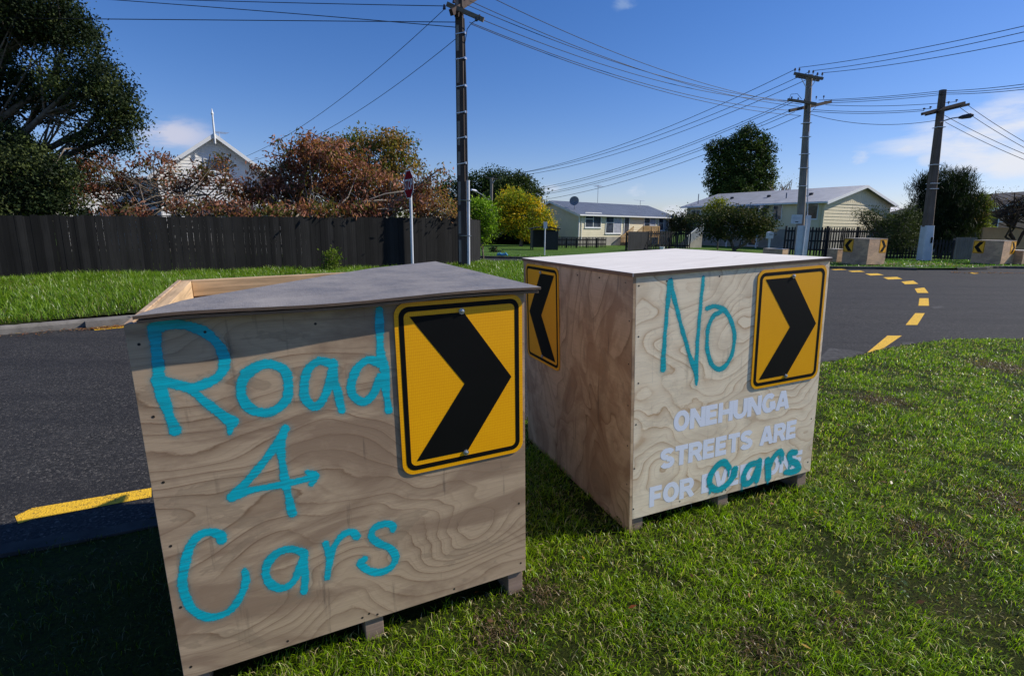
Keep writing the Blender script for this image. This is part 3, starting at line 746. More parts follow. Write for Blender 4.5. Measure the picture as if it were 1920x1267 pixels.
# ------------------------------------------------------------------ grass
def vnoise(x, y, s, seed=0):
    x = x / s + seed*17.3; y = y / s + seed*9.1
    xi = np.floor(x).astype(int); yi = np.floor(y).astype(int); fx = x-xi; fy = y-yi
    fx = fx*fx*(3-2*fx); fy = fy*fy*(3-2*fy)
    def h(a, b): v = np.sin(a*127.1+b*311.7+seed*74.7)*43758.5453; return v-np.floor(v)
    return (h(xi,yi)*(1-fx)+h(xi+1,yi)*fx)*(1-fy)+(h(xi,yi+1)*(1-fx)+h(xi+1,yi+1)*fx)*fy
GRASS = leaf_mat('grass_blade', 1.0, .38, .36, .5)
def blades(name, X, Y, Z, h, w, lean, dry, greens, drycol, label, kind='stuff', mat=None, comb=0.):
    n = len(X); az = np.where(rng.random(n) < comb, rng.normal(-.75, .55, n), rng.uniform(0, 2*np.pi, n)); face = az + rng.uniform(-.9, .9, n) + np.pi/2
    dx, dy = np.cos(az), np.sin(az); wx, wy = np.cos(face)*w/2, np.sin(face)*w/2
    l = lean * rng.uniform(.2, 1.0, n)
    b = np.stack([X, Y, Z], 1)
    mid = b + np.stack([dx*h*l*.35, dy*h*l*.35, h*(.62-.12*l)], 1)
    tip = b + np.stack([dx*h*l*1.1, dy*h*l*1.1, h*(1.05-.6*l*l).clip(.15)], 1)
    wv = np.stack([wx, wy, np.zeros(n)], 1)
    V = np.stack([b-wv, b+wv, mid+wv*.85, mid-wv*.85, tip], 1).reshape(-1, 3)
    k = np.arange(n)*5
    quads = np.stack([k, k+1, k+2, k+3], 1); tris = np.stack([k+3, k+2, k+4], 1)
    g0, g1 = np.array(greens[0]), np.array(greens[1]); t = rng.random((n, 1))
    c = g0*(1-t)+g1*t; isdry = rng.random(n) < dry
    c[isdry] = np.array(drycol)*rng.uniform(.5, 1.2, (isdry.sum(), 1))
    c = c * np.where((X < -.9) & (Y < 2.9), .3, 1.)[:, None]; c = np.repeat(c, 5, 0); sh = np.tile([.55, .55, .95, .95, 1.15], n)[:, None]; c = c*sh  # box shadow painted into blade tint at near left; roots darker, tips paler
    o = np_mesh(name, V, quads=quads, tris=tris, colors=c, mat=mat or GRASS); tag(o, label, 'grass', kind=kind); return o
def spread(n, x0, x1, y0, y1): return rng.uniform(x0, x1, n), rng.uniform(y0, y1, n)
bare = [(gp(1760,1040), .16), (gp(935,1190), .13), (gp(1650,765), .22), (gp(1880,690), .35), (gp(1560,1190), .1), (gp(1880,960), .18), (gp(1010, 1120), .1), (gp(1700, 1010), .1), (gp(1420, 1230), .12)]
def under_box(X, Y):
    r = np.zeros(X.shape, bool)
    for m in (MB1, MB2):
        inv = m.inverted(); ix = inv[0][0]*X+inv[0][1]*Y+inv[0][2]*0+inv[0][3]; iy = inv[1][0]*X+inv[1][1]*Y+inv[1][3]
        r |= (ix > .05) & (ix < 1.15) & (iy > .06) & (iy < 1.2)
    return r
Xs, Ys, hs, ws, dr = [], [], [], [], []
for (x0, x1, y0, y1, dens, wd) in ((-3.2, 3.6, .35, 2.0, 15000, .0026), (-3.5, 4.5, 2.0, 3.4, 10500, .0032), (-1.5, 6.5, 3.4, 5.2, 6000, .0045), (0.5, 11, 5.2, 8.0, 3200, .0065)):
    n = int((x1-x0)*(y1-y0)*dens); X, Y = spread(n, x0, x1, y0, y1)
    k = inside(near_poly, X, Y+.0) & inside(near_poly, X, Y+.10) & inside(near_poly, X-.04, Y+.04) & ~under_box(X, Y)
    # camera cone with a wide margin
    k &= (np.abs(X) < (Y+.9)*1.25+.4)
    lush = vnoise(X, Y, .11, 1)*.45 + vnoise(X, Y, .4, 2)*.35 + vnoise(X, Y, .045, 3)*.2
    p = np.clip((lush-.22)*3.0, .22, 1)
    for c, r_ in bare: p *= 1 - .88*np.exp(-(((X-c.x)**2+(Y-c.y)**2)/r_**2))
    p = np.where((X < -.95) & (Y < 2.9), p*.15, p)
    k &= rng.random(n) < p
    X, Y, lush = X[k], Y[k], lush[k]
    Xs.append(X); Ys.append(Y); hs.append((.012+.044*lush*rng.uniform(.35, 1.6, len(X)))); ws.append(np.full(len(X), wd)*rng.uniform(.6, 1.3, len(X))); dr.append(.07+.42*(1-lush)**2)
X = np.concatenate(Xs); Y = np.concatenate(Ys); h = np.concatenate(hs); w = np.concatenate(ws); d_ = np.concatenate(dr)
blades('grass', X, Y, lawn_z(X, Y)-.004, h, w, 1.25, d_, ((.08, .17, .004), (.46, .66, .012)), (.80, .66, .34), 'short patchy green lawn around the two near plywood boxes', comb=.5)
print('blades', len(X))
# dry stalks over the bare patches
Xd, Yd = [], []
for c, r_ in bare:
    n = int(900 * (r_/.15)**2 * .6); Xd.append(rng.normal(c.x, r_*.6, n)); Yd.append(rng.normal(c.y, r_*.6, n))
Xd = np.concatenate(Xd); Yd = np.concatenate(Yd); n = len(Xd)
blades('dry_grass', Xd, Yd, lawn_z(Xd, Yd), rng.uniform(.01, .03, n), np.full(n, .0035), 1.6, 1.0, ((.2,.15,.08), (.3,.2,.1)), (.26, .17, .10), 'brown dead grass in the bare patches of the near lawn')
# verge grass, longer
Xs, Ys, hs, ws = [], [], [], []
for (x0, x1, y0, y1, dens, wd, hh) in ((-17, 4, 6.5, 17, 620, .010, .20), (-14, 4, 13, 26, 420, .014, .18), (-30, -8, 1, 14, 220, .012, .16)):
    n = int((x1-x0)*(y1-y0)*dens); X, Y = spread(n, x0, x1, y0, y1)
    k = inside([tuple(p) for p in vedge], X+.12, Y-.14)
    k &= np.abs(X) < Y*1.15+4
    X, Y = X[k], Y[k]; lush = vnoise(X, Y, .5, 5)*.6+vnoise(X, Y, 1.7, 6)*.4
    k = rng.random(len(X)) < np.clip(lush*1.9, .3, 1); X, Y, lush = X[k], Y[k], lush[k]
    # shorter next to the kerb and on the far corner
    dk = np.min(np.hypot(X[:, None]-vedge[None, ::3, 0], Y[:, None]-vedge[None, ::3, 1]), 1)
    hs.append(hh*np.clip(.35+dk*.5, .4, 1)*(.35+.9*lush)*rng.uniform(.6, 1.3, len(X))); ws.append(np.full(len(X), wd)); Xs.append(X); Ys.append(Y)
X = np.concatenate(Xs); Y = np.concatenate(Ys); h = np.concatenate(hs); w = np.concatenate(ws)
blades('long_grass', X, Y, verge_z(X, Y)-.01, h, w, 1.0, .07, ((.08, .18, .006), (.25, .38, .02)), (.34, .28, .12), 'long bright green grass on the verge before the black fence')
print('verge', len(X))
# far lawn tufts
n = 30000; X = rng.uniform(-6, 34, n); Y = rng.uniform(20.5, 30, n); k = inside(far_poly, X, Y-.2); X, Y = X[k], Y[k]
blades('verge_grass', X, Y, np.full(len(X), .01), rng.uniform(.03, .09, len(X)), np.full(len(X), .03), 1.0, .06, ((.07, .17, .012), (.16, .32, .025)), (.3, .25, .1), 'short sunlit grass strip along the far kerb')
# clover and small broad leaved weeds
wc = [(rng.uniform(-.3, 5.0), rng.uniform(1.5, 5.5)) for _ in range(38)]
Xw = np.concatenate([rng.normal(c[0], .05, 70) for c in wc]); Yw = np.concatenate([rng.normal(c[1], .05, 70) for c in wc])
kk = inside(near_poly, Xw, Yw+.1) & ~under_box(Xw, Yw); Xw, Yw = Xw[kk], Yw[kk]; n = len(Xw)
az = rng.uniform(0, 6.28, n); sz = rng.uniform(.004, .007, n); up = rng.uniform(-.2, .5, n)
a = np.stack([np.cos(az), np.sin(az), up], 1)*sz[:, None]; b_ = np.stack([-np.sin(az), np.cos(az), rng.uniform(-.3, .3, n)], 1)*sz[:, None]*.8
c0 = np.stack([Xw, Yw, lawn_z(Xw, Yw)+rng.uniform(.012, .032, n)], 1); V = np.stack([c0-a, c0+b_, c0+a, c0-b_], 1).reshape(-1, 3); k4 = np.arange(n)*4
tag(np_mesh('clover', V, quads=np.stack([k4, k4+1, k4+2, k4+3], 1), colors=np.repeat(np.array((.05, .10, .004))*rng.uniform(.6, 1.8, (n, 1)), 4, 0), mat=GRASS), 'small round leaved clover patches scattered in the near lawn', 'clover', kind='stuff')
# fallen leaves
def leaf_litter(name, X, Y, Z, s, cols, label):
    n = len(X); az = rng.uniform(0, 6.28, n); a = np.stack([np.cos(az), np.sin(az), rng.uniform(-.3, .5, n)], 1)*s[:, None]
    b_ = np.stack([-np.sin(az), np.cos(az), rng.uniform(-.5, .5, n)], 1)*s[:, None]*.4; c = np.stack([X, Y, Z], 1)
    V = np.stack([c-a, c+b_+[0, 0, .004], c+a, c-b_], 1).reshape(-1, 3); k = np.arange(n)*4
    cc = np.repeat(np.array(cols)[rng.integers(0, len(cols), n)], 4, 0)
    return tag(np_mesh(name, V, quads=np.stack([k, k+1, k+2, k+3], 1), colors=cc, mat=GRASS), label, 'leaves', kind='stuff')
n = 220; X = rng.uniform(-.3, 5.5, n); Y = rng.uniform(1.6, 7, n); k = inside(near_poly, X, Y+.1) & ~under_box(X, Y); X, Y = X[k], Y[k]
leaf_litter('fallen_leaves', X, Y, lawn_z(X, Y)+.022, rng.uniform(.009, .02, len(X)), [(.35,.10,.03),(.55,.33,.05),(.22,.10,.04)], 'small orange and brown leaves fallen on the near lawn')
n = 900; k = rng.integers(8, len(vedge)-30, n); k = rng.integers(8, 20, n); t = rng.random(n)
pp = vedge[k]*(1-t[:, None])+vedge[k+1]*t[:, None]; X = pp[:, 0]+rng.normal(.12, .10, n); Y = pp[:, 1]-np.abs(rng.normal(.10, .10, n))
leaf_litter('gutter_leaves', X, Y, np.full(n, RZ+.02), rng.uniform(.012, .035, n), [(.30,.12,.05),(.45,.28,.12),(.18,.08,.04)], 'dead brown leaves lying in the gutter of the left kerb')
n = 700; t = rng.random(n); X = 17.5+t*12; Y = rng.normal(21.7, .12, n); 
leaf_litter('gutter_leaves', X, Y-.3, np.full(n, RZ+.03), rng.uniform(.02, .06, n), [(.30,.12,.05),(.35,.2,.1),(.18,.08,.04)], 'dead leaves lying along the far right kerb')
n = 500; X = rng.uniform(15, 21.5, n); Y = rng.normal(25, .7, n)
leaf_litter('path_leaves', X, Y, np.full(n, .05), rng.uniform(.03, .06, n), [(.35,.2,.12),(.45,.3,.2),(.18,.08,.04)], 'pale dead leaves below the shrubs beyond the far pole')

# ------------------------------------------------------------------ light and sky
sun = bpy.data.lights.new('sun', 'SUN'); sun.energy = 5.0; sun.angle = R(.53); sun.color = (1.0, .94, .84)
so = bpy.data.objects.new('sun', sun); COL.objects.link(so)
so.rotation_euler = Vector(SUNV).to_track_quat('Z', 'Y').to_euler()
so.location = (8, -2, 12)
wd = bpy.data.worlds.new('World'); S.world = wd; wd.use_nodes = True; nt = wd.node_tree
bg = nt.nodes['Background']; sky = nt.nodes.new('ShaderNodeTexSky'); sky.sky_type = 'NISHITA'; sky.sun_disc = False
sky.sun_elevation = math.asin(SUNV[2]); sky.sun_rotation = math.atan2(SUNV[0], SUNV[1])
sky.air_density = 1.0; sky.dust_density = .25; sky.ozone_density = 3.0; sky.altitude = 50
bg.inputs[1].default_value = .122
def wn(t, **k):
    x = nt.nodes.new(t)
    for a, v in k.items(): setattr(x, a, v)
    return x
tc = wn('ShaderNodeTexCoord')
hsv = wn('ShaderNodeHueSaturation'); hsv.inputs['Saturation'].default_value = 1.28; nt.links.new(sky.outputs[0], hsv.inputs['Color'])
tin = wn('ShaderNodeMix', data_type='RGBA', blend_type='MULTIPLY'); tin.inputs[0].default_value = 1.; nt.links.new(hsv.outputs[0], tin.inputs[6]); tin.inputs[7].default_value = (.86, .80, 1.02, 1)
cur = tin.outputs[2]
# real clouds: soft wisps at fixed directions in the sky
def cloud(px, py, rad, sx, thr, bright, seed, cur, amt=1.0):
    d = ray(px, py); d = d/np.linalg.norm(d)
    mp = wn('ShaderNodeMapping'); mp.vector_type = 'POINT'; nt.links.new(tc.outputs['Generated'], mp.inputs[0])
    mp.inputs['Scale'].default_value = (sx, sx, sx*2.6); mp.inputs['Location'].default_value = (seed, seed*.7, seed*.3)
    ns = wn('ShaderNodeTexNoise'); nt.links.new(mp.outputs[0], ns.inputs[0]); ns.inputs['Scale'].default_value = 1.0; ns.inputs['Detail'].default_value = 8; ns.inputs['Roughness'].default_value = .58; ns.inputs['Distortion'].default_value = .35
    df = wn('ShaderNodeVectorMath', operation='SUBTRACT'); nt.links.new(tc.outputs['Generated'], df.inputs[0]); df.inputs[1].default_value = d
    sc = wn('ShaderNodeVectorMath', operation='MULTIPLY'); nt.links.new(df.outputs[0], sc.inputs[0]); sc.inputs[1].default_value = (1/rad[0], 1/rad[0], 1/rad[1])
    ln = wn('ShaderNodeVectorMath', operation='LENGTH'); nt.links.new(sc.outputs[0], ln.inputs[0])
    mr = wn('ShaderNodeMapRange'); mr.interpolation_type = 'SMOOTHSTEP'; nt.links.new(ln.outputs['Value'], mr.inputs[0]); mr.inputs[1].default_value = 1.; mr.inputs[2].default_value = .15; mr.inputs[3].default_value = 0.; mr.inputs[4].default_value = 1.
    ad = wn('ShaderNodeMath', operation='MULTIPLY_ADD'); nt.links.new(mr.outputs[0], ad.inputs[0]); ad.inputs[1].default_value = .30; nt.links.new(ns.outputs[0], ad.inputs[2])
    m2 = wn('ShaderNodeMapRange'); m2.interpolation_type = 'SMOOTHSTEP'; nt.links.new(ad.outputs[0], m2.inputs[0]); m2.inputs[1].default_value = thr; m2.inputs[2].default_value = thr+.24
    mu = wn('ShaderNodeMath', operation='MULTIPLY'); nt.links.new(m2.outputs[0], mu.inputs[0]); nt.links.new(mr.outputs[0], mu.inputs[1])
    mu2 = wn('ShaderNodeMath', operation='MULTIPLY'); nt.links.new(mu.outputs[0], mu2.inputs[0]); mu2.inputs[1].default_value = amt
    mx = wn('ShaderNodeMix', data_type='RGBA'); nt.links.new(mu2.outputs[0], mx.inputs[0]); nt.links.new(cur, mx.inputs[6]); mx.inputs[7].default_value = (*bright, 1)
    return mx.outputs[2]
WHT = (6.6, 6.8, 7.4)
cur = cloud(1925, 255, (.24, .085), 6.5, .62, WHT, 3.1, cur, .95)
cur = cloud(1885, 310, (.12, .035), 7, .52, WHT, 8.1, cur, .95)
cur = cloud(1608, 296, (.030, .022), 18, .66, (5.8, 6.2, 7.2), 1.7, cur, .7)
cur = cloud(1698, 280, (.024, .012), 20, .62, (5.8, 6.2, 7.2), 5.7, cur, .6)
cur = cloud(1745, 300, (.03, .015), 20, .62, (5.8, 6.2, 7.2), 2.7, cur, .6)
cur = cloud(1195, 360, (.04, .022), 14, .62, (5.8, 6.2, 7.2), 6.4, cur, .7)
cur = cloud(1262, 402, (.05, .028), 14, .55, (5.8, 6.2, 7.2), 9.9, cur, .85)
cur = cloud(322, 252, (.085, .035), 13, .52, (5., 5.1, 6.2), 4.4, cur, .9)
cur = cloud(1030, 352, (.05, .015), 14, .66, (5.8, 6.2, 7.2), 7.2, cur, .5)
cur = cloud(1180, 5, (.05, .02), 14, .66, (3.5,4.5,6), 7.9, cur, .4)
nt.links.new(cur, bg.inputs[0])
S.view_settings.view_transform = 'Standard'; S.view_settings.look = 'None'; S.view_settings.exposure = 0

# ------------------------------------------------------------------ trees
BARK = simple('bark_grey', (.16, .13, .10), .9, var=.5, sc=9, bump=.6, spec=.1)
BARKP = simple('bark_pale', (.26, .22, .18), .85, var=.4, sc=12, bump=.4, spec=.15)
BARKD = simple('bark_dark', (.06, .045, .035), .9, var=.5, sc=9, bump=.6, spec=.1)
LEAFD = leaf_mat('leaf_dark', 1., .18, .65, .15)
LEAF = leaf_mat('leaf', 1., .38, .6, .18)
def crown(name, parent, blobs, ncl, per, size, spr, cols, mat, droop=0., shell=.55, asp=.5, seed=0, flat=1.0, label=None):
    """foliage through the volume: blobs = (centre, (rx, ry, rz)[, weight])"""
    g = np.random.default_rng(seed); cs = []
    vol = np.array([b[1][0]*b[1][1]*b[1][2] for b in blobs])**.75; vol /= vol.sum()
    for b, v in zip(blobs, vol):
        n = max(3, int(ncl*v)); d = g.normal(size=(n, 3)); d /= np.linalg.norm(d, axis=1)[:, None]
        r = shell + (1-shell)*g.random(n)**.6; r *= 1 + .22*np.sin(d[:, 0]*5+seed)*np.cos(d[:, 2]*6+d[:, 1]*4)
        cs.append(np.array(b[0])[None] + d*r[:, None]*np.array(b[1])[None])
    cs = np.vstack(cs); n = len(cs)
    cc = g.random((n, 1)); base = np.array(cols[0])*(1-cc)+np.array(cols[1])*cc
    if len(cols) > 2:
        k = g.random(n) < .25; base[k] = np.array(cols[2])
    if len(cols) > 3:
        k = g.random(n) < .15; base[k] = np.array(cols[3])
    P = np.repeat(cs, per, 0) + g.normal(size=(n*per, 3))*spr*np.array([1, 1, flat*.75])
    Cc = np.repeat(base, per, 0)*g.uniform(.65, 1.3, (n*per, 1)); N = n*per
    a = g.normal(size=(N, 3)); a[:, 2] -= droop*2.2; a /= np.linalg.norm(a, axis=1)[:, None]
    q = g.normal(size=(N, 3)); q -= (q*a).sum(1)[:, None]*a; q /= np.linalg.norm(q, axis=1)[:, None]
    s = size*g.uniform(.6, 1.3, (N, 1)); nrm = np.cross(a, q)
    V = np.stack([P, P+a*s*.5+q*s*asp*.5+nrm*s*.08, P+a*s, P+a*s*.5-q*s*asp*.5+nrm*s*.08], 1).reshape(-1, 3)
    k = np.arange(N)*4
    o = np_mesh(name, V, quads=np.stack([k, k+1, k+2, k+3], 1), colors=np.repeat(Cc, 4, 0), mat=mat, parent=parent)
    if label: o['label'] = label
    return o, cs
def limbs(base, targets, r0, mat, parent, fork=.35, wig=.12, name='trunk', sub=None, seed=0, tip=.012, n=7, nsub=5):
    g = random.Random(seed); b = MB(); base = Vector(base); top = sum((Vector(t) for t in targets), Vector())/len(targets)
    fk = base.lerp(top, fork); fk.x = base.x*(.6)+fk.x*.4; fk.y = base.y*.6+fk.y*.4
    b.tube([base-Vector((0,0,.2)), base+Vector((0,0,.1)), base.lerp(fk, .5)+Vector((g.uniform(-1,1), g.uniform(-1,1), 0))*wig*.5, fk], [r0*1.35, r0*1.05, r0*.85, r0*.75], 9)
    for t in targets:
        t = Vector(t); L = (t-fk).length; pts = [fk]
        for k in range(1, 5):
            f = k/4; p = fk.lerp(t, f); p += Vector((g.uniform(-1,1), g.uniform(-1,1), g.uniform(-.5,.8)))*wig*L*.35*(1-f*.5); pts.append(p)
        rr = [r0*.6*(1-.8*k/4)+tip for k in range(5)]; b.tube(pts, rr, n, cap=False)
        if sub is not None:
            near = sorted(sub, key=lambda c: (Vector(c)-t).length)[:40]
            for c in g.sample(near, min(nsub, len(near))):
                c = Vector(c); s_ = pts[g.choice((2, 3))]; m_ = s_.lerp(c, .5)+Vector((g.uniform(-1,1), g.uniform(-1,1), g.uniform(-.3,.6)))*wig*.4*(c-s_).length
                b.tube([s_, m_, c], [tip*2.6, tip*1.6, tip*.5], 5, cap=False)
    return b.build(name, mat, parent, smooth=True, recalc=False)
def blob(px, py, Y, rx, rz=None, ry=None):
    """centre from a sight line, radii in metres"""
    rz = rz or rx; ry = ry or rx
    return (tuple(at(px, py, Y)), (rx, ry, rz))
def pxm(n, Y): return n/1000.0*Y      # n photo pixels at distance Y, in metres
def tree(name, label, base, blobs, ncl, per, size, spr, cols, mat, bark, r0, seed=0, droop=0., shell=.55, asp=.5, group=None, fork=.35, tip=.012, nsub=5, wig=.12, cat='tree', flat=1.):
    r = empty(name, base); tag(r, label, cat, group)
    inv = Vector(base)
    bl = [(tuple(Vector(c)-inv), rr) for c, rr in blobs]
    o, cs = crown('crown', r, bl, ncl, per, size, spr, cols, mat, droop, shell, asp, seed, flat)
    tg = [c for c, rr in bl]
    limbs((0, 0, 0), tg, r0, bark, r, fork=fork, sub=[tuple(c) for c in cs[::7]], seed=seed, tip=tip, nsub=nsub, wig=wig)
    return r

# big dark evergreen at the left edge
Y = 19.
tree('evergreen_tree', 'huge dark evergreen tree with pale limbs rising over the left end of the black fence', tuple(at(-40, 505, 19.5)),
     [blob(60, 30, Y, 1.7, 1.0), blob(120, 55, Y, .9, .9), blob(-60, 120, Y, 1.6, 2), blob(160, 150, Y, 1.3, 1.0), blob(212, 185, Y, .85, .8), blob(225, 235, Y, .70, .7), blob(175, 262, Y, .9, .55), blob(95, 180, Y+1, 1.2, .9),
      blob(20, 300, Y-1, 1.3, 1.0), blob(80, 330, Y-2, 1.0, .8), blob(20, 390, Y-2.5, 1.0, .75), blob(95, 385, Y-2.2, .8, .6), blob(-40, 340, Y-2, 1.5, 1.5), blob(0, 20, Y, 1.5, 1.2), blob(-60, 250, Y, 1.5, 1.5)],
     1250, 95, .10, .20, ((.009, .017, .006), (.024, .040, .012), (.075, .095, .028)), LEAFD, BARK, .26, seed=3, shell=.35, tip=.016, nsub=7, wig=.3, asp=.55)
# second dense evergreen mass behind, lower left
tree('evergreen_tree', 'dark leafy tree hanging low over the fence beneath the huge evergreen', tuple(at(30, 500, 23)),
     [blob(30, 330, 22, 1.9, 1.5), blob(110, 350, 22, 1.3, 1.2), blob(-60, 300, 22, 2.0, 2.), blob(60, 405, 21, 1.8, .8), blob(150, 320, 22, .7, .7)],
     340, 80, .11, .24, ((.012, .024, .008), (.03, .05, .014), (.07, .10, .02)), LEAFD, BARKD, .2, seed=14, shell=.3)
# autumn cherry trees behind the fence
RED = ((.26, .10, .065), (.15, .065, .04), (.10, .085, .03), (.42, .20, .14))
RED2 = ((.34, .13, .085), (.20, .085, .05), (.12, .11, .03), (.52, .25, .18))
Y = 20.5
tree('cherry_tree', 'sparse rust brown cherry tree in front of the white gabled villa', tuple(at(300, 505, Y)),
     [blob(180, 300, Y, .85, .55), blob(235, 345, Y, .95, .65), blob(160, 345, Y, .8, .6), blob(290, 305, Y, .8, .5), blob(330, 345, Y, .7, .45), blob(385, 330, Y, .75, .6), blob(430, 345, Y, .7, .6), blob(410, 300, Y, .5, .3), blob(200, 385, Y-.5, .9, .4), blob(400, 385, Y-.5, .6, .35), blob(460, 370, Y, .6, .5), blob(350, 385, 17.2, .8, .25), blob(430, 392, 17.9, .8, .25), blob(250, 395, 16.6, .8, .22)],
     270, 22, .165, .15, RED, LEAF, BARK, .06, seed=21, droop=.45, shell=.2, asp=.34, tip=.010, nsub=7, wig=.35, fork=.25)
Y = 21.5
tree('cherry_tree', 'broad copper red cherry tree behind the middle of the black fence', tuple(at(650, 503, Y)),
     [blob(520, 330, Y, 1.0, .8), blob(570, 300, Y, 1.0, .7), blob(640, 300, Y, 1.1, .9), blob(620, 350, Y, 1.3, .9), blob(545, 365, Y, 1.1, .7), blob(700, 350, Y, 1.2, .8), blob(475, 365, Y, .75, .6), blob(760, 360, Y, .9, .6), blob(800, 345, Y-.5, .6, .35), blob(580, 270, Y, .8, .35), blob(690, 390, Y, 1.2, .4), blob(520, 268, Y, .18, .12), blob(825, 325, Y-1, .3, .2), blob(600, 392, 18.9, 1., .25), blob(690, 388, 19.6, 1., .25), blob(780, 380, 20.2, .8, .3), blob(520, 395, 18.4, .8, .25)],
     820, 22, .18, .17, RED2, LEAF, BARKP, .08, seed=22, droop=.5, shell=.15, asp=.34, tip=.016, nsub=9, wig=.35, fork=.2)
Y = 24.5
tree('cherry_tree', 'taller olive and bronze cherry tree rising behind the copper red one', tuple(at(700, 500, Y)),
     [blob(700, 265, Y, 1.2, .55), blob(745, 275, Y, 1.0, .75), blob(660, 275, Y, .9, .6), blob(765, 310, Y, .7, .5), blob(720, 310, Y, 1.1, .7), blob(610, 285, Y, 1., .6)],
     260, 26, .17, .2, ((.28, .16, .05), (.18, .15, .035), (.10, .13, .03), (.45, .24, .12)), LEAF, BARKP, .08, seed=23, droop=.35, shell=.2, asp=.4, tip=.014, nsub=6, wig=.3)
Y = 21
tree('cherry_tree', 'thin twiggy pinkish cherry branches between the stop sign and the near power pole', tuple(at(770, 500, 22)),
     [blob(790, 380, Y, .7, .5), blob(840, 385, Y, .55, .4), blob(820, 360, Y, .5, .3), blob(850, 400, Y, .6, .3), blob(800, 330, Y, .3, .2)],
     120, 12, .12, .2, ((.40, .19, .11), (.30, .17, .07), (.22, .22, .05), (.5, .25, .15)), LEAF, BARKP, .03, seed=24, droop=.4, shell=.1, asp=.35, tip=.012, nsub=22, wig=.4, fork=.15)
Y = 21.8
tree('green_shrub', 'small bright olive green shrub just above the fence left of the stop sign', tuple(at(700, 500, 22.3)),
     [blob(695, 400, Y, .5, .3), blob(720, 375, Y, .4, .35), blob(640, 400, Y, .8, .25), blob(760, 405, Y, .6, .2), blob(450, 400, Y, 1.2, .25), blob(540, 400, Y, 1.2, .25)],
     160, 26, .12, .14, ((.10, .14, .02), (.2, .24, .03)), LEAF, BARK, .04, seed=25, shell=.2, cat='shrub')
Y = 24.5
tree('green_shrub', 'bright light green bush overhanging the corner of the black fence', tuple(at(905, 495, Y)),
     [blob(905, 400, Y, .65, .6), blob(915, 425, Y, .35, .45), blob(890, 395, Y, .45, .5), blob(905, 445, Y, .25, .3)],
     130, 34, .12, .14, ((.16, .30, .02), (.30, .42, .04), (.12, .2, .03)), LEAF, BARK, .05, seed=26, shell=.3, cat='shrub')
tree('green_shrub', 'thin twiggy grey shrub above the fence corner', tuple(at(885, 495, 26)), [blob(880, 395, 26, .6, .45), blob(895, 410, 26, .5, .4)],
     60, 10, .07, .25, ((.35, .3, .1), (.25, .25, .08)), LEAF, BARKP, .04, seed=27, shell=.2, nsub=16, cat='shrub')
# background trees left of the cream house
Y = 75
tree('pine_tree', 'distant dark round topped tree behind the far utility pole', tuple(at(900, 452, Y)),
     [blob(895, 350, Y, 2.3, 2.0), blob(930, 345, Y, 2.2, 1.8), blob(910, 380, Y, 3.0, 2.2), blob(850, 365, Y, 2.5, 1.8), blob(880, 410, Y, 3.5, 2.5)],
     520, 44, .34, .45, ((.022, .042, .014), (.045, .075, .02)), LEAFD, BARKD, .4, seed=31, shell=.5)
tree('pine_tree', 'distant dark tree with olive top behind the golden tree', tuple(at(970, 455, 70)),
     [blob(970, 350, 70, 1.9, 1.5), blob(990, 370, 70, 1.6, 1.4), blob(950, 370, 70, 2.5, 2.), blob(985, 400, 70, 2., 2.)],
     380, 44, .32, .45, ((.035, .058, .014), (.065, .09, .02)), LEAFD, BARKD, .35, seed=32, shell=.5)
Y = 46
tree('golden_tree', 'tree with yellow and green autumn leaves between the far pole and the cream house', tuple(at(977, 462, Y)),
     [blob(960, 375, Y, 1.3, .9), blob(990, 385, Y, 1.1, .8), blob(1015, 405, Y, .8, .7), blob(1030, 425, Y, .55, .9), blob(950, 400, Y, 1.3, 1.), blob(980, 420, Y, 1.6, 1.0), blob(935, 415, Y, .8, .9), blob(1000, 440, Y, 1.2, .5)],
     620, 34, .19, .26, ((.34, .36, .03), (.16, .20, .025), (.75, .46, .02), (.80, .54, .03)), LEAF, BARK, .17, seed=33, shell=.35, asp=.45)
for k, (px, py, Y_, w_) in enumerate(((895, 440, 50, 1.6), (925, 450, 52, 1.8), (960, 450, 53, 2.0), (1000, 455, 54, 1.8))):
    tree('dark_hedge', ['black green hedge mass behind the fence corner', 'black green hedge behind the far utility pole', 'black green hedge behind the golden tree trunk', 'black green hedge behind the bus shelter'][k], tuple(at(px, 472, Y_)),
         [blob(px, py, Y_, w_, 1.2), blob(px+8, py-15, Y_, w_*.8, 1.)], 110, 30, .28, .4, ((.012, .022, .008), (.02, .035, .012)), LEAFD, BARKD, .1, seed=40+k, shell=.4, cat='hedge', group='dark hedges')
# tall tree behind house three
Y = 66
tree('tall_tree', 'tall solitary dense dark green tree behind the low pitched grey roof', tuple(at(1400, 440, Y)),
     [blob(1408, 246, Y, .9, .9), blob(1392, 262, Y, 1.0, .9), blob(1425, 268, Y, .9, 1.), blob(1372, 270, Y, .9, .7), blob(1440, 282, Y, .8, .8), blob(1347, 278, Y, 1.2, .8), blob(1405, 285, Y, 1.5, 1.2),
      blob(1370, 295, Y, 1.4, 1.0), blob(1338, 298, Y, .8, .6), blob(1435, 305, Y, 1.0, 1.1), blob(1400, 315, Y, 1.8, 1.2), blob(1355, 318, Y, 1.2, 1.0), blob(1443, 325, Y, .6, .7), blob(1335, 322, Y, .6, .5),
      blob(1425, 340, Y, 1.3, 1.2), blob(1385, 345, Y, 2.0, 1.4), blob(1345, 343, Y, 1.1, .9), blob(1330, 338, Y, .5, .5), blob(1440, 355, Y, .7, .9), blob(1365, 362, Y, 2.2, 1.), blob(1410, 368, Y, 2., 1.)],
     900, 44, .27, .30, ((.020, .040, .008), (.045, .080, .016), (.12, .155, .035)), LEAFD, BARKD, .4, seed=51, shell=.55)
Y = 40
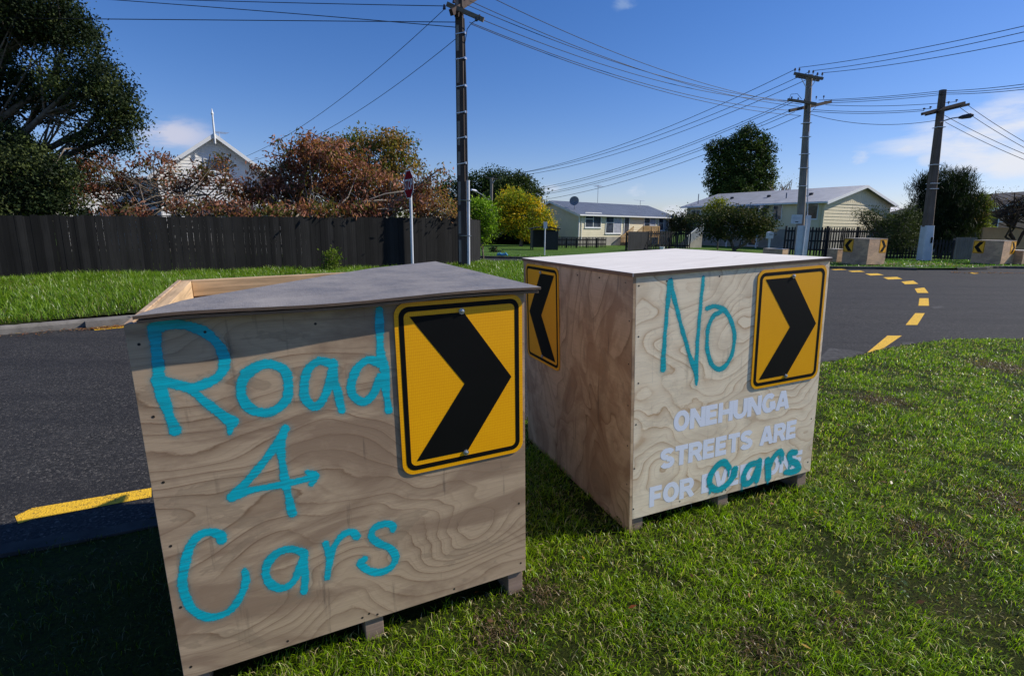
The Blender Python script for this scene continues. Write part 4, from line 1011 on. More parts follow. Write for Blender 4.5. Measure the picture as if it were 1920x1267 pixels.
tree('spreading_tree', 'low spreading dark tree on crooked stems before the basement of the grey roofed house', tuple(at(1375, 476, Y)),
     [blob(1330, 415, Y, 1.2, .6), blob(1375, 405, Y, 1.5, .7), blob(1420, 415, Y, 1.2, .7), blob(1345, 435, Y, 1.2, .45), blob(1400, 430, Y, 1.4, .6), blob(1435, 425, Y, .6, .5), blob(1302, 408, Y, .5, .3)],
     380, 32, .17, .26, ((.03, .045, .012), (.055, .075, .02), (.10, .09, .03)), LEAFD, BARK, .12, seed=52, shell=.3, wig=.4, nsub=6, fork=.12)
tree('golden_shrub', 'yellow green bush peeping above the low dark tree', tuple(at(1345, 470, 42.5)), [blob(1345, 385, 42.5, .7, .5), blob(1352, 400, 42.5, .9, .6), blob(1335, 395, 42.5, .5, .4)],
     110, 30, .14, .2, ((.15, .17, .02), (.26, .24, .02)), LEAF, BARK, .05, seed=53, cat='shrub')
tree('bare_shrub', 'grey brown twiggy shrub at the left end of the grey roofed house', tuple(at(1268, 462, 56)), [blob(1265, 418, 56, 1.2, .9), blob(1285, 408, 56, .9, .8), blob(1280, 425, 56, 1.2, .8)],
     160, 22, .2, .35, ((.14, .12, .06), (.08, .09, .03)), LEAF, BARKP, .08, seed=54, shell=.2, nsub=14, tip=.02, cat='shrub')
tree('bare_saplings', 'clump of bare upright twigs showing above the grey roof', tuple(at(1475, 440, 62)), [blob(1465, 350, 62, 1.0, 1.), blob(1480, 345, 62, 1.0, .8), blob(1450, 355, 62, .8, .8)],
     40, 6, .12, .4, ((.3, .26, .2), (.25, .22, .15)), LEAF, BARKP, .05, seed=55, shell=.1, nsub=40, tip=.03, wig=.1, cat='shrub')
Y = 31
tree('olive_shrub', 'sprawling olive green shrub in front of the right gable', tuple(at(1660, 480, Y)),
     [blob(1625, 410, Y, .5, .45), blob(1650, 425, Y, .8, .7), blob(1690, 425, Y, 1.0, .8), blob(1670, 455, Y, 1.1, .7), blob(1705, 405, Y, .6, .6), blob(1700, 460, Y, .8, .7), blob(1610, 400, Y, .25, .25), blob(1640, 400, Y, .4, .3)],
     460, 34, .11, .2, ((.055, .075, .025), (.095, .115, .04), (.03, .045, .015)), LEAFD, BARK, .07, seed=56, shell=.25, asp=.3, nsub=7, wig=.3, cat='shrub')
Y = 33
tree('feathery_tree', 'dark feathery tree with wispy windblown tips behind the far right pole', tuple(at(1760, 482, Y)),
     [blob(1740, 400, Y, 1.0, 1.7), blob(1790, 390, Y, 1.1, 1.9), blob(1765, 360, Y, 1.0, 1.3), blob(1800, 345, Y, .6, .9), blob(1735, 355, Y, .7, .8), blob(1815, 400, Y, .8, 1.2), blob(1765, 440, Y, 1.6, 1.2), blob(1725, 430, Y, .7, 1.)],
     900, 48, .30, .20, ((.012, .022, .008), (.032, .048, .016)), LEAFD, BARKD, .13, seed=57, droop=-.75, shell=.3, asp=.085, nsub=8)
tree('palm_like_shrub', 'yellow green spiky shrub right of the dark feathery tree', tuple(at(1838, 480, 33)), [blob(1838, 395, 33, .55, .7), blob(1832, 425, 33, .5, .5), blob(1845, 385, 33, .3, .4)],
     90, 34, .34, .12, ((.09, .12, .03), (.17, .18, .05)), LEAF, BARK, .07, seed=58, droop=-.2, asp=.12, cat='shrub')
Y = 29
tree('bare_tree', 'nearly leafless tree in front of the dark roofed house at the right edge', tuple(at(1905, 478, Y)),
     [blob(1870, 375, Y, .8, .7), blob(1905, 365, Y, .9, .6), blob(1935, 380, Y, .9, .8), blob(1860, 400, Y, .6, .5), blob(1900, 395, Y, 1., .5), blob(1960, 360, Y, 1., .8)],
     170, 5, .06, .25, ((.2, .12, .07), (.13, .09, .05)), LEAF, BARKD, .09, seed=59, shell=.1, nsub=40, tip=.011, wig=.45, fork=.2)
tree('fence_shrub', 'little leafy shrub growing at the foot of the black fence', tuple(at(620, 508, 17.4)), [blob(622, 484, 17.3, .24, .3), blob(618, 500, 17.2, .25, .2)],
     34, 30, .08, .09, ((.06, .11, .015), (.15, .2, .03)), LEAF, BARK, .02, seed=60, shell=.3, cat='shrub')
tree('flowering_plant', 'dark shrub with red flowers on the far corner lawn', tuple(at(930, 481, 34)), [blob(930, 475, 34, .42, .25), blob(926, 467, 34, .25, .14)],
     50, 24, .09, .09, ((.02, .035, .02), (.03, .05, .03), (.55, .03, .05)), LEAF, BARK, .02, seed=61, shell=.3, cat='shrub')
# background horizon trees so the skyline is not bare
for k, (px, py, Y_, w_) in enumerate(((1180, 425, 110, 3.), (1130, 425, 115, 3.), (1225, 428, 108, 2.5), (1720, 420, 70, 3.), (1850, 420, 75, 3.2), (-80, 400, 60, 6), (240, 405, 60, 5), (2050, 400, 60, 6))):
    tree('distant_tree', ['faint dark tree far behind the cream house roof', 'faint dark tree far behind the cream house, left part', 'small dark tree right of the cream house', 'dark tree behind the olive shrub',
        'dark tree beyond the dark roofed house', 'far tree beyond the left picture edge', 'far tree behind the white villa', 'far tree beyond the right picture edge'][k], tuple(at(px, 440, Y_)),
         [blob(px, py, Y_, w_, w_*.6), blob(px+20, py+5, Y_, w_, w_*.5)], 80, 26, .5, .8, ((.03, .045, .015), (.05, .07, .02)), LEAFD, BARKD, .2, seed=70+k, group='distant trees')

# ------------------------------------------------------------------ fences
FBLK = timber('fence_black', (.012, .0115, .011), 2, sc=.5, rough=.8, dark=.4)
def per_board(mat, k=6.5):
    t = mat.node_tree; b_ = [n for n in t.nodes if n.type == 'BSDF_PRINCIPLED'][0]; src = b_.inputs['Base Color'].links[0].from_socket
    tc_ = t.nodes.new('ShaderNodeTexCoord'); sp_ = t.nodes.new('ShaderNodeSeparateXYZ'); t.links.new(tc_.outputs['Object'], sp_.inputs[0])
    a1 = t.nodes.new('ShaderNodeMath'); a1.operation = 'MULTIPLY'; t.links.new(sp_.outputs[0], a1.inputs[0]); a1.inputs[1].default_value = k
    a2 = t.nodes.new('ShaderNodeMath'); a2.operation = 'FLOOR'; t.links.new(a1.outputs[0], a2.inputs[0])
    w_ = t.nodes.new('ShaderNodeTexWhiteNoise'); w_.noise_dimensions = '1D'; t.links.new(a2.outputs[0], w_.inputs['W'])
    r_ = t.nodes.new('ShaderNodeMapRange'); t.links.new(w_.outputs['Value'], r_.inputs[0]); r_.inputs[3].default_value = .45; r_.inputs[4].default_value = 1.9
    x_ = t.nodes.new('ShaderNodeVectorMath'); x_.operation = 'SCALE'; t.links.new(src, x_.inputs[0]); t.links.new(r_.outputs[0], x_.inputs['Scale']); t.links.new(x_.outputs[0], b_.inputs['Base Color'])
per_board(FBLK)
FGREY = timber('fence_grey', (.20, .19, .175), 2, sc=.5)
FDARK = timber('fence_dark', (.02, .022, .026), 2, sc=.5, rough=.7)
def fence(name, label, p0, p1, h, mat, bw=.15, gap=.008, th=.02, post=2.4, hj=.01, z=0., cap=False, pointed=False, h1=None, group=None, seed=1):
    g = random.Random(seed); p0 = Vector(p0); p1 = Vector(p1); L = (p1-p0).length
    r = empty(name, (p0.x, p0.y, z), math.atan2(p1.y-p0.y, p1.x-p0.x)); tag(r, label, 'fence', group)
    b = MB(); x = 0
    while x < L:
        w = bw*g.uniform(.94, 1.04); hh = h + ((h1 or h)-h)*x/L + g.uniform(-hj, hj); yo = g.uniform(-.004, .004)
        if pointed:
            b.prism([(x, .05), (x+w, .05), (x+w, hh-.05), (x+w/2, hh), (x, hh-.05)], lambda u, v, t: (u, t, v), yo-th, yo)
        else: b.box((x, yo-th, .04), (x+w, yo, hh))
        x += w + gap*g.uniform(.4, 1.8)
    b.build('boards', mat, r)
    b = MB()
    for zr in (.35, h*.5, h-.3) if h > 1.4 else (.25, h-.25): b.box((0, .003, zr), (L, .05, zr+.09))
    b.build('rails', mat, r)
    k = 0; x = 0
    while x <= L+.01:
        MB().box((x-.05, .052, -.1), (x+.05, .15, h + ((h1 or h)-h)*min(1, x/L) + (.06 if cap else -.06))).build('post', mat, r); x += post
    return r
A0 = at(-260, 560, 13.0); A1 = gp(0, 527, .0); A2 = gp(880, 499, .0); A3 = gp(899, 492, .0)
dirn = (A2-A1).normalized(); P0 = A1 - dirn*9
fence('board_fence', 'long black close boarded fence below the cherry trees', (P0.x, P0.y), (A2.x, A2.y), 1.53, FBLK, z=.03, hj=.022, gap=.003, h1=1.82)
fence('board_fence', 'short return of the black fence running back from its corner', (A2.x+.02, A2.y+.03), (A3.x, A3.y), 1.78, FBLK, z=.03, seed=5)
# black metal style fence and dark pickets before the cream house
q0, q1 = at(1043, 470, 42), at(1136, 470, 44)
fence('picket_fence', 'low black railing fence in front of the cream weatherboard house', (q0.x, q0.y), (q1.x, q1.y), .85, FDARK, bw=.035, gap=.10, th=.03, post=.95, z=.0, seed=8)
q0, q1 = at(1176, 470, 38), at(1213, 470, 40)
fence('board_fence', 'solid black board fence beside the timber deck', (q0.x, q0.y), (q1.x, q1.y), 1.35, FDARK, z=.0, gap=.001, seed=9)
q0, q1 = at(1214, 470, 40), at(1291, 470, 42.5)
fence('picket_fence', 'dark picket fence between the cream house and the stair railing', (q0.x, q0.y), (q1.x, q1.y), 1.4, FDARK, bw=.11, gap=.07, z=.0, hj=.02, pointed=True, seed=10)
q0, q1 = at(1468, 475, 34.5), at(1548, 475, 32.5)
fence('picket_fence', 'black picket fence behind the white based power pole', (q0.x, q0.y), (q1.x, q1.y), 1.75, FDARK, bw=.10, gap=.085, z=.0, hj=.02, pointed=True, post=2.6, cap=True, seed=11)
q0, q1 = at(1549, 475, 32.4), at(1640, 478, 34)
fence('picket_fence', 'black picket fence running along the cream gable behind the far planter box', (q0.x, q0.y), (q1.x, q1.y), 1.75, FDARK, bw=.10, gap=.085, z=.0, hj=.02, pointed=True, post=2.6, cap=True, seed=12)
q0, q1 = at(1640, 480, 31), at(1785, 480, 30)
fence('paling_fence', 'weathered grey paling fence behind the far right pole, coloured dark for shade', (q0.x, q0.y), (q1.x, q1.y), 1.1, FDARK, bw=.09, gap=.05, z=.0, seed=13)  # grey palings in the dark fence material: their shade is in the colour
q0, q1 = at(1787, 480, 30), at(1826, 480, 30)
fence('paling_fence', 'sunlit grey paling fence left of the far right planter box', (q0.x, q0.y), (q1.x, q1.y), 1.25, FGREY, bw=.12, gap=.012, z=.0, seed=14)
q0, q1 = at(1833, 490, 31), at(2050, 490, 29)
TANW = simple('tan_plaster', (.58, .36, .18), .85, var=.15, sc=2, bump=.2)
r = empty('garden_wall', (q0.x, q0.y, 0), math.atan2(q1.y-q0.y, q1.x-q0.x)); tag(r, 'tan plastered garden wall below the dark roofed house', 'wall')
MB().box((0, 0, -.05), ((q1-q0).length, .2, 1.75)).build('wall', TANW, r, bevel=.01); MB().box((-.03, -.03, 1.753), ((q1-q0).length+.03, .23, 1.81)).build('coping', TANW, r)

# ------------------------------------------------------------------ houses
CREAM = simple('weatherboard_cream', (.74, .66, .46), .6, var=.07, sc=1.5); CREAM2 = simple('weatherboard_sand', (.74, .64, .43), .6, var=.07, sc=1.5)
WHITE = simple('white_paint', (.78, .78, .76), .5, var=.05, sc=3); WHITEV = simple('villa_white', (.86, .84, .80), .6, var=.08, sc=2)
CONCR = simple('foundation_concrete', (.36, .33, .28), .85, var=.2, sc=1.5)
BRICKD = simple('dark_cladding', (.06, .052, .05), .8, var=.3, sc=3)
DECKW = timber('deck_timber', (.52, .33, .15), 0, sc=.4)
ROOFG = None
def roof_mat(name, col, axis=0, pitch=14.0):
    m = NT(name); sep = m.n('ShaderNodeSeparateXYZ'); m.l(m.tc.outputs['Object'], sep.inputs[0])
    w = m.math('SINE', m.math('MULTIPLY', sep.outputs[axis], 2*math.pi*pitch/2.)); n = m.noise(m.coord(), 1.2, 5)
    m.set(m.ramp(n, [(.3, tuple(c*.85 for c in col)), (.7, tuple(c*1.15 for c in col))]), .45, .0, .5); m.bump(w, .9, .03); return m.m
ROOFG = roof_mat('roof_grey_iron', (.36, .37, .40), 1); ROOFD = roof_mat('roof_dark_iron', (.16, .18, .22), 1); ROOFW = roof_mat('roof_pale_iron', (.5, .5, .52), 1)
ROOFT = simple('roof_dark_tiles', (.05, .048, .05), .8, var=.4, sc=8, bump=.6)
def glass(name, col=(.03, .035, .045)):
    m = NT(name); n = m.noise(m.coord(), 1.5, 2); m.set(m.ramp(n, [(.35, col), (.7, tuple(c*3 for c in col))]), .06, 0, .8); return m.m
GLASS = glass('window_glass'); CURT = simple('window_curtain', (.42, .43, .48), .3, var=.25, sc=4, spec=.8)
def boards(mb, p0, du, zv0, z1, step, lap, out, width_fn=None):
    """lapped weatherboards: p0 base point, du wall direction (unit) with length; out outward unit vector"""
    z = zv0
    while z < z1 - .01:
        zt = min(z + step, z1)
        a0, a1 = (0., du[1]) if width_fn is None else width_fn(z)
        b0, b1 = (a0, a1) if width_fn is None else width_fn(zt)
        if a1 - a0 < .05: break
        d = Vector(du[0]); P = Vector(p0)
        A = P + d*a0 + Vector((0,0,z)) + out*lap; B = P + d*a1 + Vector((0,0,z)) + out*lap
        Cc = P + d*b1 + Vector((0,0,zt)) + out*.002; Dd = P + d*b0 + Vector((0,0,zt)) + out*.002
        mb.face([A, B, Cc, Dd]); mb.face([A, B, P + d*a1 + Vector((0,0,z)), P + d*a0 + Vector((0,0,z))])
        z = zt
def house(name, label, origin, ang, Wd, L, z0, ze, zr, roof, wallm, oh=.35, step=.2, lap=.02, wins=(), found=CONCR, gable_vert=False, base_z=-.1, trim=WHITE, back=True, gablem=None):
    r = empty(name, origin, ang); tag(r, label, 'house')
    core = MB()
    core.prism([(.0, base_z), (Wd, base_z), (Wd, ze), (Wd/2, zr), (0, ze)], lambda u, v, t: (u, t, v), .0, L); core.build('wall', wallm, r)
    b = MB(); ex = Vector((1, 0, 0)); ey = Vector((0, 1, 0))
    boards(b, (0, 0, 0), (ex, Wd), z0, ze, step, lap, -ey)
    if not gable_vert:
        boards(b, (0, 0, 0), (ex, Wd), ze, zr-.1, step, lap, -ey, lambda z: ((z-ze)/(zr-ze)*Wd/2, Wd-(z-ze)/(zr-ze)*Wd/2))
    boards(b, (0, 0, 0), (ey, L), z0, ze, step, lap, -ex); boards(b, (Wd, 0, 0), (ey, L), z0, ze, step, lap, ex)
    b.build('weatherboards', wallm, r, recalc=False)
    if gable_vert:
        g = MB(); g.prism([(.0, ze+.02), (Wd, ze+.02), (Wd/2, zr)], lambda u, v, t: (u, t, v), -.012, -.003)
        x = .3
        while x < Wd-.3:
            zt = ze + (1-abs(x-Wd/2)/(Wd/2))*(zr-ze) - .05
            if zt > ze+.1: g.box((x, -.024, ze+.03), (x+.03, -.0125, zt))
            x += .3
        g.build('gable_panel', gablem or wallm, r)
        MB().box((-.05, -.05, ze-.16), (Wd+.05, -.026, ze+.02)).build('trim_board', gablem or wallm, r)
    fb = MB(); fb.box((-.004, -.004, base_z-.1), (Wd+.004, L+.004, z0)); fb.build('foundation', found, r)
    # corner boards
    for x in (0, Wd): MB().box((x-.04, -.04, z0), (x+.04, -.021 if False else .03, ze)).build('corner_board', trim if trim else wallm, r)
    sl = (zr-ze)/(Wd/2)
    rf = MB()
    for s in (0, 1):
        f = (lambda u, v, t: (u, t, v)) if s == 0 else (lambda u, v, t: (Wd-u, t, v))
        rf.prism([(-oh, ze-oh*sl+.02), (Wd/2, zr+.02), (Wd/2, zr+.09), (-oh, ze-oh*sl+.09)], f, -oh, L+oh)
    ro = rf.build('roof', roof, r)
    for s in (0, 1):
        f = (lambda u, v, t: (u, t, v)) if s == 0 else (lambda u, v, t: (Wd-u, t, v))
        MB().prism([(-oh-.02, ze-oh*sl-.16), (Wd/2, zr-.13), (Wd/2, zr+.085), (-oh-.02, ze-oh*sl+.06)], f, -oh-.04, -oh-.005).build('barge_board', WHITE, ro)
        x = -oh-.09 if s == 0 else Wd+oh+.005
        MB().box((x, -oh, ze-oh*sl-.06), (x+.085, L+oh, ze-oh*sl+.06)).build('gutter', WHITE, ro, bevel=.015)
    for x, y in ((-.06, L-.3), (Wd+.06, .25), (-.06, .25)):
        MB().tube([(x, y, z0-.3), (x, y, ze-.25), (x + (-.25 if x < 0 else .25), y, ze-oh*sl)], .035, 7).build('downpipe', trim if trim else WHITE, r)
    for w_ in wins:
        wall, u, z, ww, hh, kind = w_
        if wall == 'g': fr = lambda a, b_, t: (a, -t, b_)
        elif wall == 'l': fr = lambda a, b_, t: (-t, a, b_)
        else: fr = lambda a, b_, t: (Wd+t, a, b_)
        fw = .07; mb = MB()
        def bx(a0, b0, a1, b1, t0=.022, t1=.06):
            mb.prism([(a0, b0), (a1, b0), (a1, b1), (a0, b1)], fr, t0, t1)
        bx(u, z, u+ww, z+fw); bx(u, z+hh-fw, u+ww, z+hh); bx(u, z+fw, u+fw, z+hh-fw); bx(u+ww-fw, z+fw, u+ww, z+hh-fw)
        if kind in ('double', 'curtain'):
            bx(u+ww*.5-.03, z+fw, u+ww*.5+.03, z+hh-fw); bx(u+fw, z+hh*.55, u+ww*.5-.03, z+hh*.55+.05)
        bx(u-.04, z-.05, u+ww+.04, z-.001, .022, .09)
        wo = mb.build('door_frame' if kind == 'door' else 'window', WHITE, r)
        p = MB(); p.prism([(u+fw*.8, z+fw*.8), (u+ww-fw*.8, z+fw*.8), (u+ww-fw*.8, z+hh-fw*.8), (u+fw*.8, z+hh-fw*.8)], fr, .021, .030); p.build('pane', GLASS, wo)
        if kind == 'curtain':
            p = MB(); p.prism([(u+ww*.5+.04, z+fw), (u+ww-fw, z+fw), (u+ww-fw, z+hh-fw), (u+ww*.5+.04, z+hh-fw)], fr, .0305, .034); p.build('curtain', CURT, wo)
    return r

# house 2, cream weatherboard duplex
c2 = at(1085, 440, 48); fx, fy = .785, .62; gx, gy = .62, -.785; W2, L2 = 7.0, 13.6
o2 = Vector((c2.x - gx*W2, c2.y - gy*W2, -.15))
ze2 = at(1085, 402, 48).z + .15 + .05
h2_ = house('weatherboard_house', 'cream weatherboard house with a dark grey roof and timber deck left of the centre', tuple(o2), math.atan2(gy, gx), W2, L2, .95, ze2, ze2+1.15, ROOFD, CREAM,
      wins=[('r', .7, 1.75, 2.1, 1.35, 'double'), ('r', 3.4, 1.25, 2.2, 1.75, 'curtain'), ('r', 8.9, 1.45, 1.9, 1.4, 'curtain'), ('r', 11.2, 1.55, 1.7, 1.3, 'curtain'), ('r', 5.95, .97, .8, 2.0, 'door')], step=.17)
hp = lambda u, v, z: (W2+u, v, z)
# deck with stairs
b = MB(); b.box((W2+.03, 6.9, .93), (W2+1.6, 9.4, 1.03)); dk = b.build('deck', DECKW, h2_)
for x, y in ((W2+1.5, 6.95), (W2+1.5, 8.2), (W2+1.5, 9.3)): MB().box((x, y, -.1), (x+.1, y+.1, 1.95)).build('deck_post', DECKW, dk)
b = MB(); b.box((W2+1.5, 6.95, 1.9), (W2+1.58, 9.4, 1.98)); k = 7.0
while k < 9.3: b.box((W2+1.52, k, 1.03), (W2+1.56, k+.07, 1.9)); k += .13
b.build('deck_railing', DECKW, dk)
b = MB()
for i in range(6): b.box((W2+.5, 6.85-.28*(i+1), .93-.16*(i+1)), (W2+1.55, 6.85-.28*i, .97-.16*(i+1)))
for x in (W2+.45, W2+1.56):
    b.bar((x, 6.9, 1.9), (x, 5.1, .9), .05, .1); b.bar((x, 6.9, .95), (x, 5.1, -.05), .05, .2)
    for i in range(12): b.box((x-.015, 6.8-.15*i, .9-.083*i), (x+.015, 6.86-.15*i, 1.86-.083*i))
b.build('deck_stairs', DECKW, dk)
b = MB(); zz_ = ze2+.4
n_ = 16; c_ = Vector((W2-1.0, .3, zz_+.75)); dn = Vector((.6, -.75, .25)).normalized(); a_ = dn.orthogonal().normalized(); b_ = dn.cross(a_)
rim = [c_ + (a_*math.cos(2*math.pi*i/n_)+b_*math.sin(2*math.pi*i/n_))*.42 for i in range(n_)]
for i in range(n_): b.face([c_-dn*.12, rim[i], rim[(i+1) % n_]])
b.tube([c_-dn*.12, (W2-1.0, .45, zz_-.2)], .03, 6); b.build('satellite_dish', simple('dish_grey', (.22, .23, .25), .5), h2_)
b = MB(); b.tube([(W2/2, 6., ze2+1.0), (W2/2, 6., ze2+2.9)], .025, 6)
for k in range(4): b.tube([(W2/2-.4, 5.7+.2*k, ze2+2.9-.1*(k%2)), (W2/2+.4, 5.7+.2*k, ze2+2.9-.1*(k%2))], .012, 5)
b.tube([(W2/2, 5.6, ze2+2.85), (W2/2, 6.5, ze2+2.85)], .015, 5); b.build('aerial', ALU, h2_)
b = MB(); b.tube([(W2/2, 12.6, ze2+1.0), (W2/2, 12.6, ze2+1.75)], .025, 6); b.tube([(W2/2-.1, 11.7, ze2+1.75), (W2/2+.1, 13.2, ze2+1.7)], .02, 5); b.build('aerial', ALU, h2_)
# dark roofs behind house 2
for px, py, Y_, w_, lab in ((1120, 400, 80, 12., 'dark pyramid roofed house showing above the cream house roof'), (1030, 405, 78, 6., 'small brown roof peeping left of the cream house roof')):
    p = at(px, py, Y_); r = empty('distant_house', (p.x-w_/2, p.y, 0)); tag(r, lab, 'house')
    zt = at(px, 386 if w_ > 8 else 388, Y_).z
    MB().box((.4, .4, -.2), (w_-.4, 7, zt-1.8)).build('wall', BRICKD, r)
    b = MB(); b.prism([(0, zt-1.9), (w_, zt-1.9), (w_/2, zt)], lambda u, v, t: (u, t, v), 0, 8); b.build('roof', ROOFT, r)
# house 3
c3 = at(1541, 430, 44); z3 = at(1541, 377, 44).z; W3, L3 = 10.0, 14.2; a3 = math.atan2(.5, .867)
zr3 = z3 + 1.35
h3_ = house('weatherboard_house', 'sand coloured weatherboard house with a long pale grey iron roof and a gable facing right', (c3.x, c3.y, -.1), a3, W3, L3, 1.75, z3+.1, zr3+.1, ROOFG, CREAM2,
      wins=[('l', .45, 2.55, 1.1, 1.35, 'single'), ('l', 3.6, 2.5, .9, 1.4, 'single'), ('l', 12.4, 2.6, 1.2, 1.0, 'double'), ('l', 5.6, .25, 1.1, 1.2, 'single')], gable_vert=True, step=.26, lap=.03, trim=CREAM2, oh=.45)
PORCH = simple('porch_grey', (.15, .17, .21), .6, var=.2)
b = MB(); b.box((-1.3, 4.9, 1.4), (-.05, 8.1, 1.55)); po = b.build('porch', PORCH, h3_); MB().box((-1.3, 4.9, z3-.35), (-.05, 8.1, z3-.15)).build('porch_roof', PORCH, po)
for y in (4.9, 6.4, 8.0): MB().box((-1.3, y, -.1), (-1.2, y+.1, z3-.36)).build('porch_post', WHITE, po)
MB().box((-1.27, 6.55, 1.56), (-1.2, 7.95, 2.45)).build('porch_panel', simple('porch_panel', (.35, .37, .45), .4), po)
MB().box((-1.26, 6.55, 2.47), (-1.22, 7.95, z3-.4)).build('porch_glass', GLASS, po)
MB().box((-.06, 5.1, 1.56), (-.03, 6.1, 3.5)).build('door', simple('dark_door', (.02, .022, .028), .4), h3_)
for y in (2.6, 6.6, 10.6):
    MB().tube([(2.2, y, z3+.55), (2.2, y, z3+.95), (2.2, y, z3+.97)], [.17, .17, .05], 10).build('roof_vent', simple('vent_dark', (.03, .03, .035), .5), h3_)
MB().tube([(-.5+.9, 13.2, z3+.2), (.4, 13.2, z3+1.3)], .04, 8).build('flue', PORCH, h3_)
MB().tube([(1.2, 4.2, z3+.3), (1.2, 4.2, z3+1.0)], .05, 8).build('flue', PORCH, h3_)
# steps with white balustrade at the left end
sr = empty('entry_stairs', tuple(at(1285, 466, 46)), R(30)); sr.location.z = 0; tag(sr, 'pale entry stairs with white railing at the left end of the grey roofed house', 'stairs')
b = MB()
for i in range(7): b.box((.28*i, 0, 0), (.28*(i+1), 1.1, .17*(i+1)))
b.build('steps', CONCR, sr); b = MB()
b.bar((0, -.03, .95), (2.1, -.03, 2.15), .05, .06)
for i in range(14): b.box((.15*i, -.045, .08+.085*i), (.15*i+.03, -.015, .95+.085*i))
b.build('railing', WHITE, sr)
# far right dark house
c4 = at(1838, 470, 40); zr4 = at(1935, 362, 44).z; z4 = at(1850, 392, 40).z
h4 = house('dark_house', 'dark grey house with a dark tiled roof behind the bare tree at the right edge', (c4.x, c4.y, 0), R(3), 12.0, 9.0, .4, z4, zr4, ROOFT, BRICKD, wins=[('g', .9, 1.6, 2.4, 1.25, 'double'), ('g', 5.2, 1.6, 2.4, 1.25, 'double')], oh=.5, trim=BRICKD)
# pale outbuilding glimpses
p = at(1825, 430, 42); r = empty('garden_shed', (p.x-2.6, p.y, 0), R(10)); tag(r, 'pale grey shed behind the dark feathery tree', 'shed'); b = MB(); b.prism([(0, -.1), (4.2, -.1), (4.2, 2.6), (2.1, 3.4), (0, 2.6)], lambda u, v, t: (u, t, v), 0, 3); b.build('wall', simple('shed_pale', (.4, .4, .4), .7), r)
b = MB(); b.prism([(-.2, 2.55), (2.1, 3.42), (4.4, 2.55), (4.4, 2.63), (2.1, 3.5), (-.2, 2.63)], lambda u, v, t: (u, t, v), -.2, 3.2); b.build('roof', ROOFW, r)
p = at(1700, 420, 58); r = empty('distant_house', (p.x-5.5, p.y, 0), R(14)); tag(r, 'house with a pale iron roof just right of the gable', 'house')
zt = at(1700, 386, 58).z; MB().box((.3, .3, -.2), (10.7, 8, zt-.9)).build('wall', CREAM2, r)
b = MB(); b.prism([(-.3, -.3), (11.3, -.3), (11.3, 8.3), (-.3, 8.3)], lambda u, v, t: (u, v, t), zt-.9, zt-.8); b.face([(-.3, -.3, zt-.79), (11.3, -.3, zt-.79), (9, 4, zt+.2), (2, 4, zt+.2)]); b.build('roof', ROOFW, r)
# villa behind the fence
Yv = 31.0; ap = at(400, 252, Yv); ang = R(33); dx_, dy_ = math.cos(ang), math.sin(ang); Wv = 5.6
ov = (ap.x - dx_*Wv/2, ap.y - dy_*Wv/2, 0); zev = ap.z - 2.15
hv = house('white_villa', 'old white weatherboard villa with a steep gable and finial behind the cherry trees', ov, ang, Wv, 11.0, .6, zev, ap.z-.08, ROOFW, WHITEV, wins=[('g', 1.9, 1.2, 1.8, 1.6, 'double'), ('g', 2.2, zev+.15, 1.2, .7, 'single')], oh=.45, step=.17, lap=.022)
b = MB(); b.tube([(Wv/2, -.52, ap.z-.55), (Wv/2, -.52, ap.z+.2), (Wv/2, -.52, ap.z+.9), (Wv/2, -.52, ap.z+1.0), (Wv/2, -.52, ap.z+1.08), (Wv/2, -.52, ap.z+1.25)], [.05, .05, .045, .075, .04, .01], 8); b.build('finial', WHITE, hv)
b = MB(); b.tube([(Wv/2+.4, 1.2, ap.z-.4), (Wv/2+.4, 1.2, ap.z+.35)], .02, 5)
for k in range(5): b.tube([(Wv/2+.1+.03*k, 1.0+.15*k, ap.z+.3), (Wv/2+.9-.03*k, 1.0+.15*k, ap.z+.3)], .01, 4)
b.build('aerial', ALU, hv)
# lean-to wing of the villa to the left
w_ = MB(); w_.prism([(-4.5, -.1), (-.02, -.1), (-.02, zev-.2), (-4.5, zev-1.1)], lambda u, v, t: (u, t, v), 1.2, 7); wl = w_.build('side_wing', WHITEV, hv)
b = MB(); boards(b, (-4.5, 1.2, 0), (Vector((1, 0, 0)), 4.45), .6, zev-1.15, .17, .022, Vector((0, -1, 0))); b.build('weatherboards', WHITEV, wl, recalc=False)
b = MB(); b.prism([(-4.9, zev-1.15), (0, zev-.15), (0, zev-.08), (-4.9, zev-1.08)], lambda u, v, t: (u, t, v), .9, 7.2); b.build('wing_roof', ROOFW, wl)
for x in (-3.6, -2.3, -.9):
    b = MB(); b.box((x, 1.12, 1.25), (x+.55, 1.17, 2.3)); f_ = b.build('window', WHITE, wl); MB().box((x+.06, 1.105, 1.31), (x+.49, 1.119, 2.24)).build('pane', GLASS, f_)
p = at(450, 405, 27.5); r = empty('low_shed', (p.x, p.y, 0), R(25)); tag(r, 'low white shed glimpsed through the cherry trees right of the villa', 'shed')
b = MB(); b.prism([(0, -.1), (5.2, -.1), (5.2, 2.2), (0, 2.2)], lambda u, v, t: (u, t, v), 0, 3); b.build('wall', WHITEV, r); b = MB(); b.prism([(-.2, 2.21), (5.4, 2.21), (5.4, 2.3), (-.2, 2.5)], lambda u, v, t: (u, t, v), -.3, 3.2); b.build('roof', ROOFW, r)

